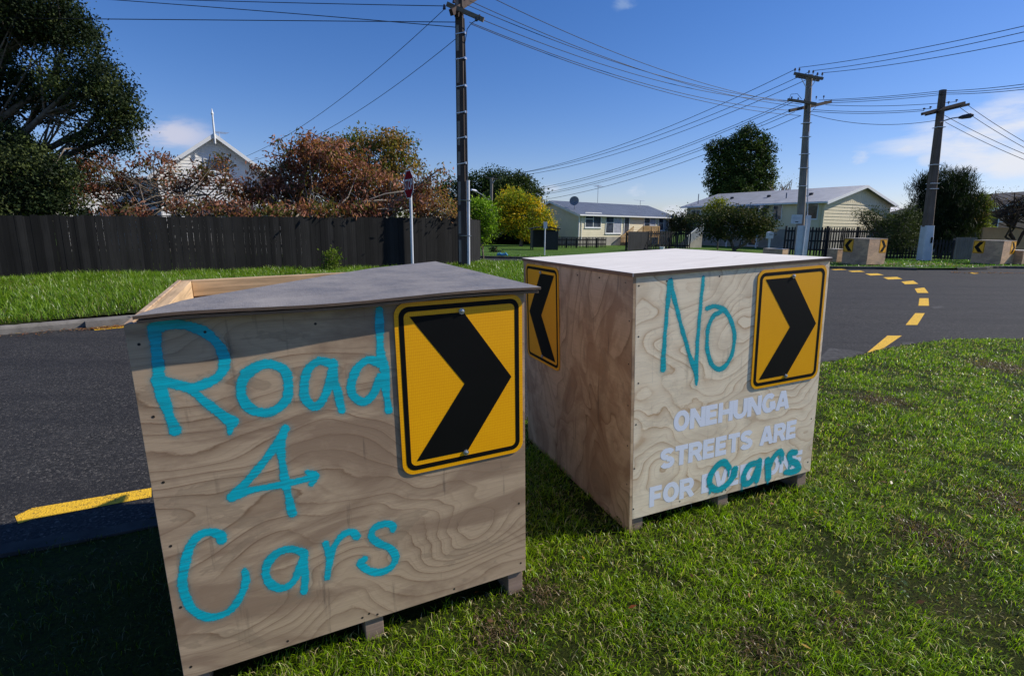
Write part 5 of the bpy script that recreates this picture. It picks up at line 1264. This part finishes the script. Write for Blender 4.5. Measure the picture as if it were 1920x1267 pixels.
# ------------------------------------------------------------------ power poles
POLEB = timber('pole_creosote', (.075, .055, .045), 2, sc=.4, rough=.7); POLEG = timber('pole_grey_wood', (.27, .235, .20), 2, sc=.4)
ARMW = timber('crossarm_wood', (.20, .16, .12), 0, sc=.5); WPAINT = simple('pole_white_paint', (.60, .62, .66), .55, var=.12, sc=3)
CABLE = simple('cable_black', (.012, .012, .014), .5); INSUL = simple('insulator_brown', (.05, .03, .025), .3, spec=.7)
def tpr(b, z0, z1, w0, w1, d0=None, d1=None, lean=(0, 0), chamfer=.2):
    d0 = d0 or w0; d1 = d1 or w1
    def ring(z, w, d, f):
        ox, oy = lean[0]*f, lean[1]*f; c = w*chamfer
        return [(x+ox, y+oy, z) for x, y in ((-w/2+c,-d/2),(w/2-c,-d/2),(w/2,-d/2+c),(w/2,d/2-c),(w/2-c,d/2),(-w/2+c,d/2),(-w/2,d/2-c),(-w/2,-d/2+c))]
    n = len(b.v); b.v += ring(z0, w0, d0, 0) + ring(z1, w1, d1, 1)
    b.f += [tuple(n+i for i in reversed(range(8))), tuple(n+8+i for i in range(8))] + [(n+i, n+(i+1)%8, n+8+(i+1)%8, n+8+i) for i in range(8)]
    return b
def insulators(parent, p0, p1, n, h=.22, r=.05, down=False):
    out = []
    p0, p1 = Vector(p0), Vector(p1)
    for k in range(n):
        p = p0.lerp(p1, k/(n-1)); s = -1 if down else 1
        MB().tube([p, p+Vector((0,0,h*.5*s)), p+Vector((0,0,h*.55*s)), p+Vector((0,0,h*.9*s)), p+Vector((0,0,h*s))], [.014, .014, r, r*.8, r*.3], 8).build('insulator', INSUL, parent)
        out.append(p+Vector((0, 0, h*.8*s)))
    return out
# near pole
b1p = gp(868, 502, .03); top1 = at(862, -25, b1p.y).z; lean1 = at(862, 0, b1p.y).x - b1p.x
P1 = empty('power_pole', (b1p.x, b1p.y, 0)); tag(P1, 'dark creosoted power pole with a white conduit at the fence corner', 'power pole')
tpr(MB(), -.2, top1, .34, .27, .30, .25, (lean1-.02, 0), .12).build('pole', POLEB, P1)
for k in range(9):
    z = .25 + k*1.02
    f = z/top1; MB().box((-.125+lean1*f, -.155+.02*f, z), (-.035+lean1*f, -.142+.02*f, z+.80)).build('recess_panel', POLEG, P1)
cx_ = .19
MB().tube([(cx_+.03, -.09, -.1), (cx_+.03, -.09, 3.15)], .055, 10).build('conduit', WPAINT, P1)
MB().tube([(cx_-.01, -.07, 3.15), (cx_-.02+lean1*.4, -.07, 6), (.13+lean1*.95, -.05, top1-1.)], .035, 8).build('riser_cable', CABLE, P1)
for z in (1.2, 2.45): MB().tube([(-.1, -.165, z), (cx_+.1, -.16, z), (cx_+.11, .0, z)], .012, 6).build('clamp', ALU, P1)
zc = [at(878, y, b1p.y).z for y in (308, 260, 213, 164, 113, 66)]
for z in zc:
    f = z/top1; MB().bar((-.17+lean1*f, -.17, z-.03), (.15+lean1*f, -.17, z+.03), .012, .03).bar((.15+lean1*f, -.17, z+.03), (.21+lean1*f, -.02, z+.03), .03, .07).build('clamp', ALU, P1)
def loc(P, w): return tuple(Vector(w) - Vector(P.location))
yb = b1p.y
MB().bar(loc(P1, at(838, 8, yb-.25)), loc(P1, at(907, 38, yb-.35)), .10, .13).build('crossarm', ARMW, P1)
MB().bar(loc(P1, at(846, 24, yb-.5)), loc(P1, at(893, -6, yb+.9)), .13, .19).build('crossarm', simple('crossarm_dark', (.05, .03, .025), .8, var=.4), P1)
MB().bar(loc(P1, at(855, 27, yb-.3)), loc(P1, at(880, -12, yb+1.2)), .13, .19).build('crossarm', simple('crossarm_dark2', (.045, .03, .025), .8, var=.4), P1)
for px, py in ((833, 14), (851, 2), (893, 36), (899, 33)):
    p = loc(P1, at(px, py, yb-.35)); MB().tube([p, Vector(p)+Vector((0, 0, -.06)), Vector(p)+Vector((0, 0, .08))], [.03, .055, .03], 8).build('insulator', INSUL, P1)
MB().tube([loc(P1, at(897, 36, yb-.3)), loc(P1, at(884, 44, yb-.2)), loc(P1, at(876, 55, yb-.15)), loc(P1, at(872, 80, yb-.15))], .012, 6).build('jumper_lead', CABLE, P1)
# middle right pole
b2p = gp(1497, 484, 0); y2 = b2p.y; top2 = at(1517, 141, y2); P2 = empty('power_pole', (b2p.x, y2, 0)); tag(P2, 'tall grey power pole with two crossarm levels and white painted base', 'power pole')
ln = top2.x - b2p.x
tpr(MB(), -.2, top2.z, .42, .26, .36, .26, (ln+.02, 0), .22).build('pole', POLEG, P2)
zg = at(1497, 404, y2).z
MB().box((-.02+.02, -.31, -.1), (.28, -.23, zg)).build('white_base', WPAINT, P2, bevel=.01)
MB().box((-.38, -.36, -.1), (-.02, -.235, zg-.55)).build('cable_guard', WPAINT, P2, bevel=.01)
MB().tube([(-.03, -.40, -.1), (-.02, -.40, zg-.2)], .035, 8).build('conduit', WPAINT, P2)
sp = at(1494, 411, y2-.45); q_ = loc(P2, sp)
pl = MB().box((q_[0]-.3, q_[1], q_[2]-.24), (q_[0]+.3, q_[1]+.012, q_[2]+.24)).build('notice_board', WPAINT, P2); MB().box((q_[0]-.07, q_[1]-.003, q_[2]-.17), (q_[0]+.1, q_[1]-.001, q_[2]-.12)).build('notice_mark', BLK, pl)
for k in range(3): MB().box((q_[0]-.22, q_[1]-.003, q_[2]+.0+.05*k), (q_[0]+.22, q_[1]-.001, q_[2]+.012+.05*k)).build('notice_text_line', simple('faint_grey', (.35, .38, .42), .6), pl)
for y in (232, 258, 290, 316, 350): 
    z = at(1505, y, y2).z; f = z/top2.z; MB().box((-.2+ln*f, -.2, z), (.2+ln*f, .2, z+.035)).build('clamp', ALU, P2)
MB().tube([(.12, -.2, zg), (.06+ln*.7, -.17, top2.z*.7)], .03, 7).build('riser_cable', WPAINT, P2)
MB().bar(loc(P2, at(1489, 138, y2-.3)), loc(P2, at(1543, 148, y2-.3)), .11, .12).build('crossarm', ARMW, P2)
MB().bar(loc(P2, at(1492, 143, y2+.3)), loc(P2, at(1536, 151, y2+.3)), .11, .12).build('crossarm', ARMW, P2)
MB().bar(loc(P2, at(1477, 187, y2-.25)), loc(P2, at(1530, 195, y2-.25)), .11, .12).build('crossarm', ARMW, P2)
MB().bar(loc(P2, at(1480, 208, y2-.5)), loc(P2, at(1558, 191, y2+.6)), .12, .16).build('crossarm', POLEB, P2)
for p in ((1490,138),(1498,138),(1516,142),(1524,142),(1532,146),(1541,146)): insulators(P2, loc(P2, at(p[0], p[1], y2-.3)), loc(P2, at(p[0]+.2, p[1], y2-.3)), 2, .26)[0]
for p in ((1484,186),(1496,188),(1508,190),(1530,185),(1544,184)): insulators(P2, loc(P2, at(p[0], p[1]+2, y2-.2)), loc(P2, at(p[0]+.2, p[1]+2, y2-.2)), 2, .18, .04)
MB().bar(loc(P2, at(1503, 148, y2-.25)), loc(P2, at(1511, 163, y2-.2)), .03, .03).bar(loc(P2, at(1530, 150, y2-.25)), loc(P2, at(1520, 165, y2-.2)), .03, .03).build('arm_brace', ALU, P2)
MB().tube([loc(P2, at(1480, 186, y2-.2)), loc(P2, at(1483, 177, y2)), loc(P2, at(1495, 176, y2)), loc(P2, at(1503, 186, y2))], .012, 5).build('jumper_lead', CABLE, P2)
MB().tube([loc(P2, at(1556, 192, y2+.6)), loc(P2, at(1530, 200, y2+.2)), loc(P2, at(1518, 213, y2-.2))], .012, 5).build('jumper_lead', CABLE, P2)
# right pole with street light
b3p = gp(1732, 489, 0); y3 = b3p.y; top3 = at(1768, 169, y3); P3 = empty('power_pole', (b3p.x, y3, 0)); tag(P3, 'leaning brown power pole with a street light arm and white painted base', 'power pole')
ln3 = top3.x - b3p.x
tpr(MB(), -.2, top3.z, .50, .27, .42, .26, (ln3, 0), .18).build('pole', timber('pole_brown_wood', (.16, .12, .095), 2, sc=.4), P3)
zg = at(1740, 423, y3).z; f = zg/top3.z
tpr(MB(), -.15, zg, .56, .46, .50, .44, (ln3*f, 0), .1).build('white_base', WPAINT, P3)
MB().box((.0, -.262, .95), (.1, -.245, 1.25)).build('number_plate', BLK, P3)
for y in (240, 310, 345, 355): 
    z = at(1755, y, y3).z; f = z/top3.z; MB().box((-.2+ln3*f, -.22, z), (.2+ln3*f, .2, z+.03)).build('clamp', ALU, P3)
MB().bar(loc(P3, at(1729, 214, y3-.4)), loc(P3, at(1808, 193, y3+.2)), .13, .13).build('crossarm', POLEB, P3)
MB().bar(loc(P3, at(1736, 215, y3-.1)), loc(P3, at(1816, 196, y3+.4)), .13, .13).build('crossarm', POLEB, P3)
for p in ((1732,208),(1744,205),(1778,196),(1793,192)): insulators(P3, loc(P3, at(p[0], p[1], y3-.2)), loc(P3, at(p[0]+.2, p[1], y3-.2)), 2, .14, .06)
la = MB().tube([loc(P3, at(1762, 229, y3-.2)), loc(P3, at(1785, 222, y3-.5)), loc(P3, at(1800, 220, y3-.7))], .03, 8).build('lamp_arm', ALU, P3)
hp0, hp1 = Vector(loc(P3, at(1797, 221, y3-.7))), Vector(loc(P3, at(1826, 216, y3-1.1)))
MB().tube([hp0, hp0.lerp(hp1, .25), hp0.lerp(hp1, .8), hp1], [.05, .10, .12, .04], 10).build('lamp_head', simple('lamp_dark', (.05, .05, .055), .4), P3)
# far pole behind fence corner with street lamp
y4 = 52.; b4p = at(919, 470, y4); P4 = empty('power_pole', (b4p.x, y4, 0)); tag(P4, 'distant thin pole with a crossarm on a vee brace and a curved street lamp arm', 'power pole')
t4 = at(922, 334, y4)
tpr(MB(), -.2, t4.z, .34, .24, lean=(t4.x-b4p.x, 0)).build('pole', POLEG, P4)
MB().bar(loc(P4, at(911, 333, y4)), loc(P4, at(934, 336, y4)), .12, .12).build('crossarm', ARMW, P4)
MB().bar(loc(P4, at(919, 337, y4)), loc(P4, at(922, 346, y4)), .05, .05).bar(loc(P4, at(928, 338, y4)), loc(P4, at(922, 346, y4)), .05, .05).build('arm_brace', ALU, P4)
MB().tube([loc(P4, at(920, 375, y4)), loc(P4, at(912, 373, y4-.8)), loc(P4, at(905, 366, y4-1.8)), loc(P4, at(894, 360, y4-3))], .05, 7).build('lamp_arm', ALU, P4)
a_, c_ = Vector(loc(P4, at(895, 360, y4-3))), Vector(loc(P4, at(884, 356, y4-4)))
MB().tube([a_, a_.lerp(c_, .4), c_], [.07, .16, .08], 8).build('lamp_head', ALU, P4)
# wires
WM = simple('wire', (.02, .022, .028), .6)
wire_n = 0
def wire(pa, pb, label, sag=.35, r=.013, group='overhead power lines'):
    pa, pb = Vector(pa), Vector(pb); n = 18; b = MB()
    b.tube([pa.lerp(pb, i/n) - Vector((0, 0, 4*sag*(i/n)*(1-i/n))) for i in range(n+1)], r, 5, cap=False)
    o = b.build('power_line', WM, None, recalc=False, smooth=True); tag(o, label, 'power line', group); return o
def ext(px, py, Y): return at(px, py, Y)
# near pole to the left
wire(at(848, 12, yb), ext(-400, -30, 24), 'topmost overhead wire leaving the near pole to the left', .1)
wire(at(860, 42, yb), ext(-500, 30, 17), 'overhead wire left of the near pole, ending at its upper bracket', .0)
wire(at(860, 52, yb), ext(-500, -45, 22), 'lowest of the overhead wires left of the near pole, crossing the one above', -.1)
wire(at(834, 17, yb-.3), at(462, 293, 31), 'thin service wire from the near pole crossarm to the white villa', .5, .010)
wire(at(861, 68, yb), at(468, 303, 31), 'lower thin service wire from the near pole to the white villa', .6, .010)
# near pole to middle pole
S1 = [((905, -12), (1503, 196)), ((880, 2), (1498, 200)), ((876, 10), (1490, 190)), ((908, 39), (1478, 190)), ((880, 42), (1492, 208)), ((884, 46), (1500, 217))]
nm = ['highest of the wires between the near pole and the tall grey pole', 'second wire down between the near pole and the tall grey pole', 'third wire down between the near pole and the tall grey pole', 'wire from the near pole crossarm tip to the tall grey pole', 'fifth wire down between the near pole and the tall grey pole', 'lowest pale twisted wire between the near pole and the tall grey pole']
for (a, c), lb in zip(S1, nm): wire(at(a[0], a[1], yb-.1), at(c[0], c[1], y2), lb, .55, .012)
# middle pole to the distant pole
for a, c, lb in (((1490, 131), (913, 333), 'top left wire from the tall grey pole down to the distant pole'), ((1516, 136), (921, 331), 'second top wire from the tall grey pole down to the distant pole'), ((1534, 140), (932, 334), 'third top wire from the tall grey pole down to the distant pole')):
    wire(at(a[0], a[1], y2), at(c[0], c[1], y4), lb, 1.0, .016)
for k, (a, c, lb) in enumerate((((1480, 190), (935, 362), 'upper of the mid level wires running left to the distant trees'), ((1486, 192), (935, 366), 'second mid level wire running left to the distant trees'), ((1480, 208), (940, 371), 'third mid level wire running left to the distant trees'), ((1490, 210), (940, 374), 'fourth mid level wire running left to the distant trees'), ((1502, 217), (945, 383), 'lowest mid level wire running left to the distant trees'))):
    wire(at(a[0], a[1], y2), at(c[0], c[1], 50), lb, .9, .015)
# middle pole up to the right
for a, c, lb in (((1498, 127), (1990, 33), 'top wire rising right from the tall grey pole'), ((1524, 133), (1990, 44), 'middle wire rising right from the tall grey pole'), ((1541, 137), (1990, 62), 'lower wire rising right from the tall grey pole')):
    wire(at(a[0], a[1], y2), at(c[0], c[1], 19), lb, .15, .013)
# middle pole to right pole and on
for a, m_, c, lb in (((1535, 188), (1764, 171), (1990, 148), 'top wire from the tall grey pole past the brown pole'), ((1545, 190), (1768, 174), (1990, 154), 'second wire from the tall grey pole past the brown pole'), ((1558, 193), (1772, 177), (1990, 159), 'third wire from the tall grey pole past the brown pole')):
    wire(at(a[0], a[1], y2), at(m_[0], m_[1], y3-.2), lb + ', left span', .06); wire(at(m_[0], m_[1], y3-.2), at(c[0], c[1], 20), lb + ', right span', .08)
for a, c, lb in (((1548, 197), (1793, 191), 'upper level wire between the tall grey pole and the brown pole crossarm'), ((1525, 206), (1744, 204), 'middle level wire between the tall grey pole and the brown pole crossarm'), ((1520, 209), (1732, 208), 'lower level wire between the tall grey pole and the brown pole crossarm'), ((1518, 214), (1756, 226), 'sagging lowest wire between the tall grey pole and the brown pole')):
    wire(at(a[0], a[1], y2), at(c[0], c[1], y3), lb, .12 if a[1] < 212 else .35)
for a, c, lb in (((1814, 197), (1995, 305), 'rightmost wire descending right from the brown pole'), ((1800, 202), (1995, 315), 'second wire descending right from the brown pole'), ((1770, 216), (1995, 318), 'third wire descending right from the brown pole'), ((1772, 229), (1995, 328), 'lowest wire descending right from the brown pole')):
    wire(at(a[0], a[1], y3), at(c[0], c[1], 24), lb, .12, .012)

# ------------------------------------------------------------------ signs and street things
ys = 15.0; sb = at(773.5, 500, ys); SS = empty('stop_sign', (sb.x, sb.y, .04)); tag(SS, 'red octagonal stop sign on a white post before the black fence', 'sign')
zc_ = at(772, 346, ys).z - .04; pass
MB().tube([(0, 0, -.1), (0, 0, zc_-.05)], .038, 12).build('post', WPAINT, SS)
REDM = simple('sign_red', (.30, .006, .012), .8, var=.12, spec=.08)
an = R(-60)
def ss(u, v, t): return (u*math.cos(an) + t*math.sin(an)*1, u*math.sin(an) - t*math.cos(an), zc_ + v)
def octo(r): return [(r*math.cos(R(22.5+45*k)), r*math.sin(R(22.5+45*k))) for k in range(8)]
pl = MB().prism(octo(.405), ss, .045, .05).build('sign_plate', WHITE, SS)
MB().prism(octo(.375), ss, .0505, .052).build('red_face', REDM, pl)
text_mesh('STOP', lambda u, v: ss(u, -v, .054), -.30, .14, .60, .28, WHITE, pl, 'stop_lettering', 'white capital letters STOP', bold=.012)
yb_ = 30.; pb_ = at(1021, 475, yb_); r = empty('street_sign', (pb_.x, yb_, 0)); tag(r, 'small blank white sign on a thin white post left of the cream house', 'sign')
zt = at(1020, 416, yb_).z; MB().tube([(0, 0, -.1), (0, 0, zt)], .035, 8).build('post', WPAINT, r); MB().box((-.09, -.05, zt-.36), (.11, -.036, zt)).build('sign_plate', WHITE, r, bevel=.003)
# bus shelter
DM = simple('shelter_black', (.018, .018, .02), .5); sh = at(998, 476, 38); r = empty('bus_shelter', (sh.x, 38, 0), R(5)); tag(r, 'small black bus shelter with a curved roof behind the white post', 'bus shelter')
for x, y in ((0, 0), (1.75, 0), (0, 1.2), (1.75, 1.2)): MB().box((x, y, -.05), (x+.07, y+.07, 1.42)).build('post', DM, r)
MB().box((.07, 1.21, .15), (1.75, 1.24, 1.4)).build('back_panel', DM, r); MB().box((.0, .08, .15), (.02, 1.19, 1.4)).build('side_panel', DM, r); MB().box((.9, .02, .0), (1.8, .05, 1.3)).build('front_panel', DM, r)
MB().prism([(-.15+2.1*k/8, 1.43+.14*math.sin(math.pi*k/8)) for k in range(9)] + [(-.15+2.1*k/8, 1.49+.14*math.sin(math.pi*k/8)) for k in range(8, -1, -1)], lambda u, v, t: (u, t, v), -.15, 1.4).build('roof', DM, r)
# letterbox
lb_ = at(1440, 478, 33); r = empty('letterbox', (lb_.x, 33, 0)); tag(r, 'white letterbox on a thin post before the dark low tree', 'letterbox')
zt = at(1440, 434, 33).z; MB().box((-.05, -.04, -.1), (.05, .04, zt-.42)).build('post', WPAINT, r)
MB().prism([(-.15, zt-.42), (.15, zt-.42), (.15, zt-.06), (0, zt), (-.15, zt-.06)], lambda u, v, t: (u, t, v), -.12, .2).build('box', WPAINT, r, bevel=.006); MB().box((-.1, -.124, zt-.2), (.1, -.121, zt-.17)).build('slot', BLK, r)
# white bucket by picket fence, blue bag on lawn, litter on kerb
p = at(1241, 470, 37); r = empty('white_bucket', (p.x, 37, .0)); tag(r, 'white plastic bucket at the foot of the dark picket fence', 'bucket'); MB().tube([(0,0,0),(0,0,.34),(0,0,.36)], [.13,.17,.18], 14).build('bucket', WHITE, r); MB().tube([(-.17,0,.33),(-.1,-.1,.2),(.1,-.1,.2),(.17,0,.33)], .006, 5).build('handle', ALU, r)
p = gp(941, 480, .03); o = MB(); 
for k in range(5): o.tube([(p.x-.25+.1*k, p.y, .05), (p.x-.2+.1*k, p.y+.05, .14+.03*math.sin(k*2)), (p.x-.1+.1*k, p.y, .06)], [.05, .08, .04], 7)
tag(o.build('blue_bag', simple('blue_plastic', (.08, .35, .6), .4), None, smooth=True), 'crumpled light blue plastic bag on the far corner lawn', 'bag')
# discarded wrapper on the left kerb
pk = gp(214, 609, RZ); r = empty('crumpled_wrapper', (pk.x, pk.y-.05, RZ+.03), R(38)); tag(r, 'crumpled red and white wrapper lying in the left gutter', 'litter')
g = np.random.default_rng(5); nx, ny = 14, 5; vs = []
for i in range(nx):
    for j in range(ny): vs.append((i*.035-.25, j*.03-.06, .02+.03*g.random()))
mb = MB(); mb.v = vs; mb.f = [(i*ny+j, (i+1)*ny+j, (i+1)*ny+j+1, i*ny+j+1) for i in range(nx-1) for j in range(ny-1)]
m = NT('wrapper'); n_ = m.noise(m.coord(), 9, 2); m.set(m.ramp(n_, [(.45, (.75, .72, .74)), (.5, (.55, .03, .07)), (.62, (.6, .2, .3))], 'CONSTANT'), .3, 0, .5); mb.build('wrapper', m.m, r)

# ------------------------------------------------------------------ far planter boxes
def far_planter(px, py, ang, H, label, Wd=1.2, Dd=1.2, signs=('front', 'side'), flat=True):
    p = gp(px, py, .03)
    mt = Matrix.Translation((p.x, p.y, -.03)) @ Matrix.Rotation(ang, 4, 'Z')
    r, T = make_planter('planter_box', mt, H, label, (PLYGREY, PLYGREYS), lid='flat', signs=signs, detail=False, side_drop=.05, W=Wd, D=Dd, group=None, feet=(.05, .5))
    return r
far_planter(1624, 497, R(22), 1.13, 'far plywood planter box with two chevron signs beside the black picket fence')
far_planter(1875, 496, R(26), 1.08, 'far plywood planter box with two chevron signs near the right edge, one side brightly lit')
far_planter(1568, 492, R(22), .60, 'low plain plywood planter box just left of the far chevron box', .5, .55, ())
far_planter(1915, 496, R(20), .62, 'low plain plywood planter box at the right edge of the picture', 1.0, .8, ())
p = gp(1466, 484, .03); mt = Matrix.Translation((p.x, p.y, -.03)) @ Matrix.Rotation(R(30), 4, 'Z')
make_planter('planter_box', mt, .45, 'low open tan plywood box behind the white lid, left of the grey pole', (PLYGREY, PLYGREYS), lid='flat', signs=(), detail=False, side_drop=.02, W=.6, D=1.2, feet=(.05, .4))
